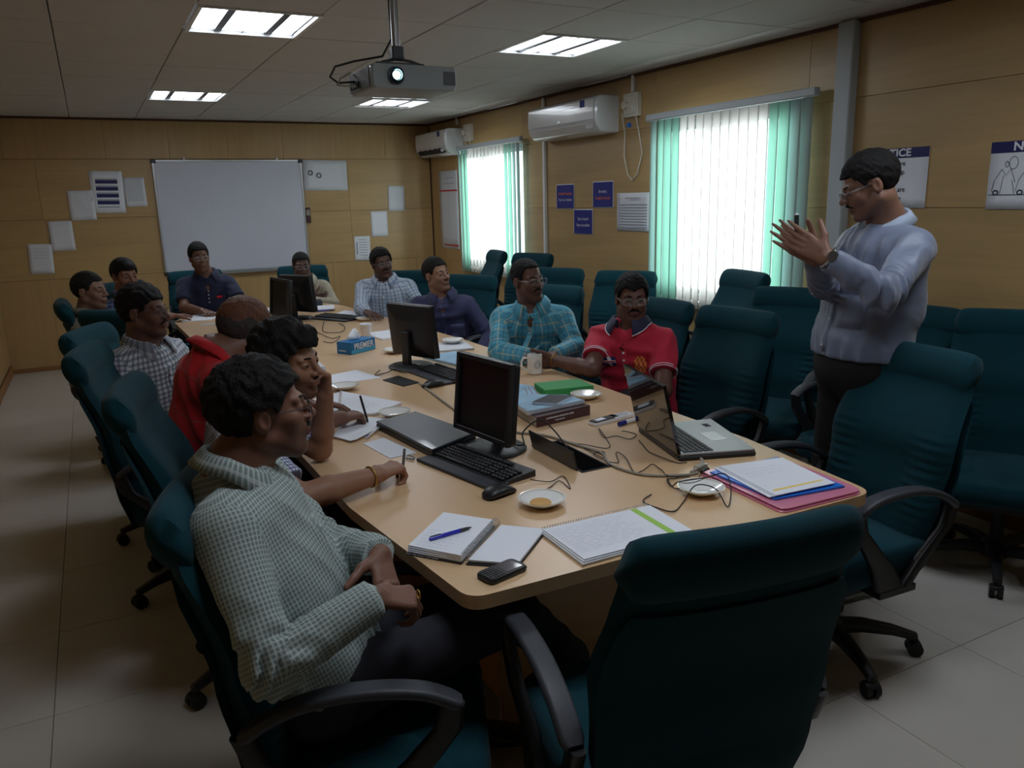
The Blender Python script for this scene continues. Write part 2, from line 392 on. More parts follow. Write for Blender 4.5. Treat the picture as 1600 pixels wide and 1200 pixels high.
# ---- ceiling fixtures
mat('tube_glow', (255, 255, 255), .5, emit=(232, 240, 255), es=9)
mat('louvre', (70, 72, 76), .3, metal=.6)
fx0 = None
for k, (x, y) in enumerate(FIX):
    if y < 0: lb = 'square recessed ceiling light panel, out of frame at the near end'
    else: lb = ['largest and nearest of the square four celled ceiling lights, on the left', 'square ceiling light far back on the left, near the whiteboard wall', 'square ceiling light in the middle distance right of the projector', 'square ceiling light far back, seen just under the projector', 'square ceiling light above the seated man in the green checked shirt', 'square ceiling light above the standing man'][k]
    if fx0 is None:
        fx0 = t = thing('ceiling_light', lb, 'ceiling light', (x, y, ZC), 0, 'recessed ceiling lights')
        w2, h2 = .565, .585
        fr = MB()
        for s in (-1, 1): fr.box((s*(w2/2-.01), 0, -.001), (.02, h2, .016)); fr.box((0, s*(h2/2-.01), -.001), (w2-.04, .02, .016))
        fr.build('frame', 'white_paint', t)
        MB().box((0, 0, .018), (w2-.04, h2-.04, .01)).build('housing', 'louvre', t)
        for a, b in ((-.25, -.147), (-.105, -.003), (.003, .105), (.147, .25)):
            MB().box(((a+b)/2, 0, .008), (b-a, .50, .008), bev=.003).build('lamp_cell', 'tube_glow', t)
        for a in (-.126, 0, .126): MB().box((a, 0, .006), (.036 if a else .004, h2-.05, .012)).build('louvre_bar', 'louvre', t)
    elif y > 0: dup(fx0, (x, y, ZC), 0, lb)

# ---- executive chairs
def rr(w, t, n=6, r=None):      # rounded rectangle outline, counter-clockwise
    r = r or min(w, t)*.45; P = []
    for cx, cy, a0 in ((w/2-r, t/2-r, 0), (-w/2+r, t/2-r, 90), (-w/2+r, -t/2+r, 180), (w/2-r, -t/2+r, 270)):
        for k in range(n): a = math.radians(a0+90*k/(n-1)); P.append((cx+r*math.cos(a), cy+r*math.sin(a)))
    return P
def interp(t, tab):
    for (a, x), (b, y) in zip(tab, tab[1:]):
        if t <= b:
            u = (t-a)/(b-a); u = u*u*(3-2*u); return x+(y-x)*u
    return tab[-1][1]
def section(w, t, s, front=1):
    # closed loop of a padded back: dense along the width so ribs can be pressed in
    P = []; n = 22
    for k in range(n+1):
        u = -1+2*k/n; e = (1-abs(u)**6)**.5 if abs(u) < 1 else 0
        P.append((u*w/2, t/2*e, u, 1))
    for k in range(1, n):
        u = 1-2*k/n; e = (1-abs(u)**6)**.5
        P.append((u*w/2, -t/2*e, u, -1))
    return P
def make_chair(label):
    t = thing('office_chair', label, 'chair', group='teal high back office chairs')
    # backrest
    rings = []; nv = 84
    for j in range(nv+1):
        s = j/nv; z = .40+s*.60
        y = interp(s, [(0, -.205), (.25, -.225), (.55, -.255), (1, -.345)])
        w = interp(s, [(0, .40), (.3, .47), (.6, .50), (.85, .475), (1, .455)]); th = interp(s, [(0, .06), (.1, .105), (.6, .092), (1, .06)])
        if j == 0 or j == nv: th *= .5; w *= .96
        ring = []
        for (px, py, u, sd) in section(w, th, s):
            q = py
            if sd > 0 and .1 < s < .72 and .42 < abs(u) < .97:
                k = math.sin(PI*(s-.1)/.62)*math.sin(PI*(abs(u)-.42)/.55)
                q += .0150*k*abs(math.sin(s*PI*19))**.6-.004*k
            q += .022*u*u                         # hugging curve
            ring.append((px, y+q, z))
        rings.append(ring)
    MB().loft(rings).build('backrest', 'teal_fabric', t, smooth=50)
    # rolled head pad
    rings = []; nw = 24
    for k in range(nw+1):
        u = -1+2*k/nw; e = (1-abs(u)**10)**.25*.98+.02 if abs(u) < 1 else .25
        ring = []
        for i in range(18):
            a = 2*PI*i/18; cy, cz = math.cos(a), math.sin(a)
            ring.append((u*.233, -.352+.022*u*u+(.040 if cy > 0 else .050)*cy*e-.016*cz, 1.0+.068*cz*e))
        rings.append(ring)
    MB().loft(rings).build('head_pad', 'teal_fabric', t, smooth=50)
    # piping seam around the back shell
    bk = MB()
    rings = []
    for j in range(15):
        s = j/14*.9; z = .36+s*.62
        y = interp(s, [(0, -.235), (.25, -.262), (.55, -.29), (1, -.366)])
        w = interp(s, [(0, .42), (.3, .485), (.6, .50), (1, .455)])*(.93 if j in (0, 14) else 1)
        rings.append([(px, y+py+.018*u*u, z) for (px, py, u, sd) in section(w, .02, s)])
    bk.loft(rings).build('back_shell', 'teal_fabric', t, smooth=50)
    # seat cushion
    rings = []
    for zz, sc in ((.355, .86), (.365, .95), (.39, 1), (.43, 1), (.455, .965), (.466, .88), (.468, .5)):
        rings.append([(x*sc, y*sc+.03, zz-(.018 if y > .18 and zz > .42 else 0)) for x, y in rr(.50, .50, 8, .09)])
    MB().loft(rings).build('seat', 'teal_fabric', t, smooth=60)
    MB().loft([[(x, y+.02, z) for x, y in rr(.40, .40, 6, .06)] for z in (.325, .36)]).build('seat_pan', 'matte_black', t, smooth=30)
    for s in (-1, 1):
        path = [(-.225, .60), (-.15, .648), (-.05, .678), (.06, .684), (.15, .672), (.215, .64)]
        fine = []
        for i in range(len(path)-1):
            p0 = path[max(0, i-1)]; p1 = path[i]; p2 = path[i+1]; p3 = path[min(len(path)-1, i+2)]
            for k in range(4):
                u = k/4; fine.append(tuple(.5*((2*p1[c])+(-p0[c]+p2[c])*u+(2*p0[c]-5*p1[c]+4*p2[c]-p3[c])*u*u+(-p0[c]+3*p1[c]-3*p2[c]+p3[c])*u**3) for c in (0, 1)))
        fine.append(path[-1])
        rg = []
        for i, (yy, zz) in enumerate(fine):
            a = fine[max(0, i-1)]; b = fine[min(len(fine)-1, i+1)]; dy, dz = b[0]-a[0], b[1]-a[1]; L_ = math.hypot(dy, dz); ny_, nz_ = -dz/L_, dy/L_
            ww = .052*(.75 if i in (0, len(fine)-1) else 1)
            rg.append([(s*.272+px, yy+ny_*py, zz+nz_*py) for px, py in rr(ww, .024, 4, .011)])
        ar = MB().loft(rg).build('armrest', 'arm_plastic', t, smooth=40)
        rg = []
        for yy, zz, ww, dd in ((.20, .640, .034, .05), (.19, .585, .03, .06), (.13, .51, .03, .07), (.07, .44, .03, .09), (.03, .36, .03, .12)):
            rg.append([(s*(.272 if zz > .5 else .262)+px, yy+py, zz) for px, py in rr(ww, dd, 4, .013)])
        MB().loft(rg).build('arm_support', 'black_plastic', t, smooth=40)
        rg = [[(s*.268+px, yy+py, zz) for px, py in rr(.03, .05, 4, .012)] for yy, zz in ((-.225, .60), (-.20, .53), (-.10, .44), (-.03, .36))]
        MB().loft(rg).build('arm_brace', 'black_plastic', t, smooth=40)
        MB().box((s*.235, 0, .345), (.08, .16, .022)).build('arm_bracket', 'black_plastic', t)
    MB().cyl((0, 0, .10), (0, 0, .335), .028, .022).build('gas_lift', 'matte_black', t, smooth=40)
    MB().box((0, -.02, .315), (.16, .24, .04), bev=.01).build('tilt_mechanism', 'black_plastic', t)
    MB().tube([(.06, .04, .32), (.22, .06, .315), (.26, .06, .31)], .006, 6).build('lever', 'black_plastic', t, smooth=40)
    MB().box((0, -.21, .38), (.07, .03, .16), bev=.008).build('back_bar', 'black_plastic', t)
    MB().lathe([(.02, .055), (.055, .06), (.055, .115), (.035, .13)], n=16).build('hub', 'black_plastic', t, smooth=40)
    for k in range(5):
        a = math.radians(18+72*k); c, s_ = math.cos(a), math.sin(a); rg = []
        for d, z, w_, h_ in ((.03, .09, .055, .05), (.12, .098, .048, .045), (.22, .088, .04, .036), (.30, .068, .034, .028)):
            rg.append([(c*d-s_*px, s_*d+c*px, z+py) for px, py in rr(w_, h_, 3, .012)])
        leg = MB().loft(rg).build('base_leg', 'black_plastic', t, smooth=40)
        mbc = MB().cyl((c*.295, s_*.295, .045), (c*.295, s_*.295, .07), .008, n=8)
        for q in (-1, 1):
            x, y = c*.295, s_*.295; ax = Vector((-s_, c, 0))
            mbc.cyl(Vector((x, y, .026))+ax*q*.006, Vector((x, y, .026))+ax*q*.024, .026, n=14)
        mbc.box((c*.295, s_*.295, .042), (.04, .05, .016), rot=a, bev=.004)
        mbc.build('caster', 'matte_black', leg, smooth=40)
    return t
chair0 = make_chair('x')
CH = [  # x, y of the seat centre, facing degrees, lift, label
    (0.45, 1.66, -22, -0.045, 'teal office chair holding the man in the green checked shirt'),
    (0.38, 2.64, -12, 0, 'teal office chair holding the young man who rests his cheek on his hand'),
    (0.26, 3.45, -14, 0, 'teal office chair with its tall back at far left, behind the red shirt'),
    (0.24, 4.12, -25, -0.02, 'teal office chair holding the left side man in the white and grey checked shirt'),
    (0.14, 5.66, 2, -0.02, 'teal office chair in the back left holding the half hidden man'),
    (.28, 5.20, 50, -.02, 'empty teal office chair with its back to the camera beyond the white checked shirt'),
    (0.36, 6.26, -50, 0, 'teal office chair holding the young man in the dark checked shirt near the far end'),
    (.78, 7.14, -88, -.02, 'teal office chair under the whiteboard holding the man in the navy polo shirt'),
    (1.66, 7.22, -100, -.04, 'teal office chair at the far end holding the man in the beige shirt'),
    (2.12, 6.04, -120, -.04, 'teal office chair holding the man in the pale blue checked shirt'),
    (2.13, 5.12, -148, -0.01, 'teal office chair holding the man in the dark blue shirt'),
    (2.18, 4.08, -152, 0, 'teal office chair holding the man in the turquoise shirt'),
    (2.25, 3.26, 188, 0, 'teal office chair holding the man in the red polo shirt'),
    (2.31, 2.75, 188, 0, 'empty teal office chair drawn up to the table behind the open laptop'),
    (2.15, 1.76, 177, 0, 'empty teal office chair at the table corner in front of the standing man'),
    (0.985, 1.27, 80, -0.005, 'large empty teal office chair in the foreground seen from behind'),
    (3.16, 3.08, 205, 0, 'empty teal office chair by the right wall just left of the standing man'),
    (3.2, 3.74, 170, 0.06, 'empty teal office chair standing against the nearer window'),
    (3.1, 4.5, 216, 0, 'empty teal office chair against the wall below the white notice sheet'),
    (2.84, 5.06, 214, 0, 'empty teal office chair against the wall below the blue safety posters'),
    (3.26, 1.84, 214, 0, 'empty teal office chair by the right wall to the right of the standing man'),
    (3.14, 1.2, 178, 0, 'teal office chair cut by the right edge of the picture'),
    (3.12, 6.99, 172, 0.04, 'teal office chair seen edge on against the far window'),
    (3.12, 6.08, 200, 0.05, 'teal office chair behind the man in the turquoise shirt, beside the far window'),
    (3.22, 2.48, 188, -0.03, 'teal office chair mostly hidden behind the standing man'),
]
LIFTS = []
for i, (x, y, f, lift, lb) in enumerate(CH):
    if i == 0: chair0.location = (x, y, lift); chair0.rotation_euler = (0, 0, math.radians(f-90)); chair0['label'] = lb; c = chair0
    else: c = dup(chair0, (x, y, lift), math.radians(f-90), lb)
    LIFTS.append((c, lift))
for c, lift in LIFTS:       # the gas lift sets the height; the wheels stay on the floor
    for ch in list(c.children):
        if ch.name.split('.')[0] not in ('hub', 'base_leg', 'gas_lift'): ch.location.z += lift
    c.location.z = 0
# ------------------------------------------------------------ people: smooth fields turned into surfaces
def nrm(v):
    v = np.asarray(v, float); return v/np.linalg.norm(v)
def rcone(a, b, ra, rb, side=None, q=1, k=.02, cap=None, capa=None):
    return dict(t='c', a=np.array(a, float), b=np.array(b, float), ra=ra, rb=rb, s=None if side is None else nrm(side), q=q, k=k, cap=cap, capa=capa)
def ellip(c, r, R=None, k=.02): return dict(t='e', c=np.array(c, float), r=np.array(r, float), R=R, k=k)
class Field:
    def __init__(s, lo, hi, h):
        s.lo = np.array(lo, float); s.h = h; s.n = np.maximum(4, np.ceil((np.array(hi)-s.lo)/h).astype(int)+1)
        s.D = np.full(tuple(s.n), 1.0, np.float32)
        s.ax = [(s.lo[i]+h*np.arange(s.n[i])).astype(np.float32) for i in range(3)]
    def sub(s, lo, hi):
        sl = []
        for i in range(3):
            a = max(0, int((lo[i]-s.lo[i])/s.h)-1); b = min(s.n[i], int((hi[i]-s.lo[i])/s.h)+2)
            if b-a < 1: return None
            sl.append(slice(a, b))
        X = s.ax[0][sl[0]][:, None, None]; Y = s.ax[1][sl[1]][None, :, None]; Z = s.ax[2][sl[2]][None, None, :]
        return tuple(sl), X, Y, Z
    def add(s, p, infl=0, hard=False):
        m = .05+infl
        if p['t'] == 'c':
            r = max(p['ra'], p['rb'])*max(1, p['q'])+m; lo = np.minimum(p['a'], p['b'])-r; hi = np.maximum(p['a'], p['b'])+r
        else:
            r = max(p['r'])+m; lo = p['c']-r; hi = p['c']+r
        g = s.sub(lo, hi)
        if g is None: return
        sl, X, Y, Z = g
        if p['t'] == 'c':
            a, b = p['a'], p['b']; ba = b-a; L2 = float(ba@ba)+1e-12
            px, py, pz = X-a[0], Y-a[1], Z-a[2]
            t0 = (px*ba[0]+py*ba[1]+pz*ba[2])/L2; t = np.clip(t0, 0, 1)
            vx, vy, vz = px-t*ba[0], py-t*ba[1], pz-t*ba[2]; d2 = vx*vx+vy*vy+vz*vz; w = 1
            if p['s'] is not None:
                q = p['q']; sd = p['s']; ds = vx*sd[0]+vy*sd[1]+vz*sd[2]; d2 = d2+(1/q**2-1)*ds*ds; w = min(1, q)
            d = (np.sqrt(np.maximum(d2, 1e-12))-(p['ra']+infl+(p['rb']-p['ra'])*t))*w
            if p['cap']: d = np.maximum(d, (t0-1)*math.sqrt(L2)-.0)
            if p['capa']: d = np.maximum(d, -t0*math.sqrt(L2))
        else:
            px, py, pz = X-p['c'][0], Y-p['c'][1], Z-p['c'][2]
            if p['R'] is not None:
                R = p['R']; px, py, pz = [px*R[0, i]+py*R[1, i]+pz*R[2, i] for i in range(3)]
            r = p['r']+infl
            k0 = np.sqrt((px/r[0])**2+(py/r[1])**2+(pz/r[2])**2); k1 = np.sqrt((px/r[0]**2)**2+(py/r[1]**2)**2+(pz/r[2]**2)**2)+1e-9
            d = k0*(k0-1)/k1
        A = s.D[sl]; k = p['k']
        if p.get('neg'):
            d = -d; h = np.clip(.5+.5*(d-A)/k, 0, 1); s.D[sl] = A+(d-A)*h+k*h*(1-h)
        elif hard or k <= 0: s.D[sl] = np.minimum(A, d)
        else:
            h = np.clip(.5+.5*(d-A)/k, 0, 1); s.D[sl] = d+(A-d)*h-k*h*(1-h)
    def coords(s): return s.ax[0][:, None, None], s.ax[1][None, :, None], s.ax[2][None, None, :]
    def mesh(s):
        D = s.D; S = D < 0; n = D.shape
        acc = np.zeros((n[0]-1, n[1]-1, n[2]-1, 3), np.float32); cnt = np.zeros((n[0]-1, n[1]-1, n[2]-1), np.float32)
        for ax in range(3):
            sl0 = [slice(None)]*3; sl1 = [slice(None)]*3; sl0[ax] = slice(0, -1); sl1[ax] = slice(1, None)
            a, b = D[tuple(sl0)], D[tuple(sl1)]; ch = S[tuple(sl0)] != S[tuple(sl1)]
            idx = np.argwhere(ch)
            if not len(idx): continue
            t = (a/(a-b+1e-12))[ch]
            pos = idx.astype(np.float32); pos[:, ax] += t
            o = [i for i in range(3) if i != ax]
            for d0 in (0, -1):
                for d1 in (0, -1):
                    c = idx.copy(); c[:, o[0]] += d0; c[:, o[1]] += d1
                    ok = (c[:, o[0]] >= 0) & (c[:, o[1]] >= 0) & (c[:, o[0]] < n[o[0]]-1) & (c[:, o[1]] < n[o[1]]-1)
                    cc = c[ok]; np.add.at(acc, tuple(cc.T), pos[ok]); np.add.at(cnt, tuple(cc.T), 1)
        m = cnt > 0; ids = np.full(cnt.shape, -1, np.int64); k = int(m.sum()); ids[m] = np.arange(k)
        V = acc[m]/cnt[m][:, None]*s.h+s.lo; F = []
        for ax in range(3):
            sl0 = [slice(None)]*3; sl1 = [slice(None)]*3; sl0[ax] = slice(0, -1); sl1[ax] = slice(1, None)
            ch = S[tuple(sl0)] != S[tuple(sl1)]; idx = np.argwhere(ch); o = [(ax+1) % 3, (ax+2) % 3]
            ok = (idx[:, o[0]] > 0) & (idx[:, o[1]] > 0) & (idx[:, o[0]] < n[o[0]]-1) & (idx[:, o[1]] < n[o[1]]-1)
            idx = idx[ok]
            if not len(idx): continue
            ins = S[tuple(idx.T)]; Q = []
            for d0, d1 in ((0, 0), (-1, 0), (-1, -1), (0, -1)):
                c = idx.copy(); c[:, o[0]] += d0; c[:, o[1]] += d1; Q.append(ids[tuple(c.T)])
            Q = np.stack(Q, 1); Q[~ins] = Q[~ins][:, ::-1]; F.append(Q)
        F = np.concatenate(F) if F else np.zeros((0, 4), int)
        F = F[:, ::-1] if False else F
        return V, F
def mk(name, V, F, m, parent, base=(0, 0, 0), uv=None, col=None, smooth=True):
    me = bpy.data.meshes.new(name); V = np.asarray(V, np.float32)-np.array(base, np.float32); nf = len(F)
    me.vertices.add(len(V)); me.vertices.foreach_set('co', V.ravel()); me.loops.add(nf*4); me.loops.foreach_set('vertex_index', np.asarray(F, np.int32).ravel())
    me.polygons.add(nf); me.polygons.foreach_set('loop_start', np.arange(nf, dtype=np.int32)*4)
    if uv is not None: l = me.uv_layers.new(name='UVMap'); l.data.foreach_set('uv', uv.astype(np.float32).ravel())
    if col is not None:
        a = me.color_attributes.new('Col', 'FLOAT_COLOR', 'POINT'); a.data.foreach_set('color', col.astype(np.float32).ravel())
    me.update(calc_edges=True); me.validate()
    if smooth: me.shade_smooth()
    for x in (m if isinstance(m, list) else [m]): me.materials.append(MATS[x])
    o = bpy.data.objects.new(name, me); COL.objects.link(o); o.parent = parent
    return o
def join(parts):
    V = []; F = []; n = 0
    for v, f in parts: V.append(v); F.append(f+n); n += len(v)
    return np.concatenate(V), np.concatenate(F)

def rot(yawd, pitchd=0, rolld=0):
    # columns: side (right), forward, up; yaw = heading from +X, pitch up positive, roll tilts to the right
    a = math.radians(yawd); f = np.array([math.cos(a), math.sin(a), 0]); r = np.array([math.sin(a), -math.cos(a), 0]); u = np.array([0, 0, 1.])
    p = math.radians(pitchd); f, u = f*math.cos(p)+u*math.sin(p), u*math.cos(p)-f*math.sin(p)
    q = math.radians(rolld); r, u = r*math.cos(q)-u*math.sin(q), u*math.cos(q)+r*math.sin(q)
    return np.stack([r, f, u], 1)

def fabric(name, base, lines=(), rough=.8, bump=.25, sheen=.1, grain=.08):
    # woven cloth: lines = (axis 0/1, period m, width fraction, colour, strength, offset)
    m = bpy.data.materials.new(name); m.use_nodes = True; nt = m.node_tree; N = nt.nodes; L = nt.links; b = N['Principled BSDF']
    b.inputs['Roughness'].default_value = rough; b.inputs['Sheen Weight'].default_value = sheen
    uv = N.new('ShaderNodeUVMap'); sp = N.new('ShaderNodeSeparateXYZ'); L.new(uv.outputs[0], sp.inputs[0])
    nz = N.new('ShaderNodeTexNoise'); nz.inputs['Scale'].default_value = 9; tc = N.new('ShaderNodeTexCoord'); L.new(tc.outputs['Object'], nz.inputs[0])
    mx = N.new('ShaderNodeMix'); mx.data_type = 'RGBA'; L.new(nz.outputs[0], mx.inputs[0]); c = lin(base)
    mx.inputs[6].default_value = (*[v*(1-grain) for v in c], 1); mx.inputs[7].default_value = (*[min(1, v*(1+grain)) for v in c], 1); src = mx.outputs[2]
    for ax, per, w, col, st, off in lines:
        a = N.new('ShaderNodeMath'); a.operation = 'MULTIPLY_ADD'; L.new(sp.outputs[ax], a.inputs[0]); a.inputs[1].default_value = 1/per; a.inputs[2].default_value = off
        f = N.new('ShaderNodeMath'); f.operation = 'FRACT'; L.new(a.outputs[0], f.inputs[0])
        g = N.new('ShaderNodeMath'); g.operation = 'LESS_THAN'; L.new(f.outputs[0], g.inputs[0]); g.inputs[1].default_value = w
        h = N.new('ShaderNodeMath'); h.operation = 'MULTIPLY'; L.new(g.outputs[0], h.inputs[0]); h.inputs[1].default_value = st
        x = N.new('ShaderNodeMix'); x.data_type = 'RGBA'; L.new(h.outputs[0], x.inputs[0]); L.new(src, x.inputs[6]); x.inputs[7].default_value = (*lin(col), 1); src = x.outputs[2]
    L.new(src, b.inputs['Base Color'])
    t2 = N.new('ShaderNodeTexNoise'); t2.inputs['Scale'].default_value = 11; t2.inputs['Detail'].default_value = 2; t2.inputs['Distortion'].default_value = .3; L.new(tc.outputs['Object'], t2.inputs[0])
    bp = N.new('ShaderNodeBump'); bp.inputs['Strength'].default_value = bump; bp.inputs['Distance'].default_value = .02; L.new(t2.outputs[0], bp.inputs['Height']); L.new(bp.outputs[0], b.inputs['Normal'])
    MATS[name] = m; return name

def head_prims():
    P = []
    e = lambda c, r, k=.02, **kw: P.append({**ellip(c, r, None, k), **kw})
    c = lambda a, b, ra, rb, k=.015, **kw: P.append({**rcone(a, b, ra, rb, None, 1, k), **kw})
    e((0, -.012, .036), (.073, .094, .083), 0)
    e((0, .032, -.038), (.057, .060, .075), .03)
    for s in (-1, 1):
        c((s*.052, -.005, -.052), (s*.018, .062, -.096), .020, .020, .025)     # jaw
        e((s*.036, .058, -.022), (.026, .024, .024), .02)                      # cheek
        c((s*.008, .084, .020), (s*.042, .072, .022), .010, .009, .014)        # brow ridge
    e((0, .073, -.098), (.021, .019, .018), .018)                              # chin
    for s in (-1, 1): e((s*.031, .103, .002), (.016, .021, .012), .012, neg=True)
    c((0, .086, .014), (0, .1115, -.024), .0075, .0115, .012)                    # nose
    for s in (-1, 1): e((s*.0135, .098, -.029), (.009, .012, .008), .006)
    e((0, .084, -.056), (.027, .018, .020), .012)
    c((-.018, .0955, -.0545), (.018, .0955, -.0545), .0054, .0054, .006)
    c((-.015, .0940, -.0655), (.015, .0940, -.0655), .0064, .0064, .006)
    for s in (-1, 1):
        e((s*.031, .0768, .002), (.0165, .0143, .0128), .006)                  # lids
        e((s*.031, .0935, .0002), (.0128, .0110, .0044), .0012, neg=True)      # opening
        e((s*.0745, -.010, -.004), (.0085, .019, .031), .008)                  # ear
        e((s*.083, -.004, -.002), (.0060, .010, .018), .004, neg=True)
    return P

def hand_prims(w, d, n, right, curls, spread=.06, thumb=(.55, .75, .25), tc=.35, sc=1.0):
    d = nrm(d); n = np.array(n, float); n = nrm(n-d*(n@d)); t = np.cross(d, n)*(1 if right else -1)
    palm = []; fing = []; w = np.array(w, float)
    offs = [.027, .009, -.009, -.026]; kl = [.086, .088, .083, .075]
    seg = [(.042, .026, .020), (.047, .029, .021), (.043, .027, .021), (.033, .021, .019)]
    for i in range(4):
        kn = w+d*kl[i]*sc+t*offs[i]*sc
        palm.append(rcone(w+d*.012+t*offs[i]*.55*sc, kn, .0155*sc, .0115*sc, n, .85, .010))
        dd = nrm(d+t*spread*(1.5-i)); p = kn; r = .0098*sc; an = 0
        cu = curls[i] if isinstance(curls[i], (tuple, list)) else (curls[i],)*3
        for j in range(3):
            an += cu[j]; v = dd*math.cos(an)+n*math.sin(an); q = p+v*seg[i][j]*sc
            fing.append(rcone(p, q, r-.0006*j, r-.0012*(j+1), None, 1, .003)); p = q; r -= .0009
    b = w+d*.022*sc+t*.020*sc; v = nrm(d*thumb[0]+t*thumb[1]+n*thumb[2]); q = b+v*.045*sc
    palm.append(rcone(b, q, .0155*sc, .0125*sc, None, 1, .012))
    v2 = nrm(v+d*.55+n*tc*.6); q2 = q+v2*.034*sc; fing.append(rcone(q, q2, .0112*sc, .0100*sc, None, 1, .003))
    v3 = nrm(v2+n*tc*.8); q3 = q2+v3*.026*sc; fing.append(rcone(q2, q3, .0100*sc, .0080*sc, None, 1, .003))
    return palm, fing

mat('eye_white', (176, 162, 150), .3, coat=.3); mat('iris', (28, 18, 14), .2, coat=.5)
mat('hair_black', (15, 13, 13), .62, noise=.3, nscale=60, bump=1, bscale=420, stretch=(1, 1, .35), spec=.25)
mat('hair_henna', (92, 52, 28), .65, noise=.35, nscale=30, bump=.8, bscale=160)
mat('hair_grey', (50, 46, 45), .7, noise=.4, nscale=60, bump=.9, bscale=200)
mat('lens', (230, 235, 240), .05, alpha=.07, coat=1)
mat('trousers', (34, 34, 44), .85, noise=.1, nscale=10, bump=.3, bscale=14); mat('shoe_black', (22, 20, 20), .35, coat=.3); mat('sock', (120, 118, 112), .9)
mat('khaki', (92, 84, 72), .85, bump=.3, bscale=14)
mat('gold', (200, 160, 80), .3, metal=.9); mat('belt', (20, 17, 16), .4)

def fold(X, Y, Z, seed, amp):
    # soft ridges of gathered cloth, wandering and fading in and out
    r = np.random.RandomState(seed); out = 0
    for L_, a in ((.085, 1.0), (.050, .5)):
        k1 = nrm(r.randn(3))*14; k2 = nrm(r.randn(3))*20; k3 = nrm(r.randn(3)*np.array([1, 1, .5])+np.array([0, 0, .6]))*PI/L_
        w = np.sin(X*k1[0]+Y*k1[1]+Z*k1[2]+seed); m = np.sin(X*k2[0]+Y*k2[1]+Z*k2[2]+2*seed)
        s = np.sin(X*k3[0]+Y*k3[1]+Z*k3[2]+2.2*w)
        out = out+a*(1-1.6*np.abs(s))*np.clip(.35+.8*m, 0, 1)
    return amp*out*.8

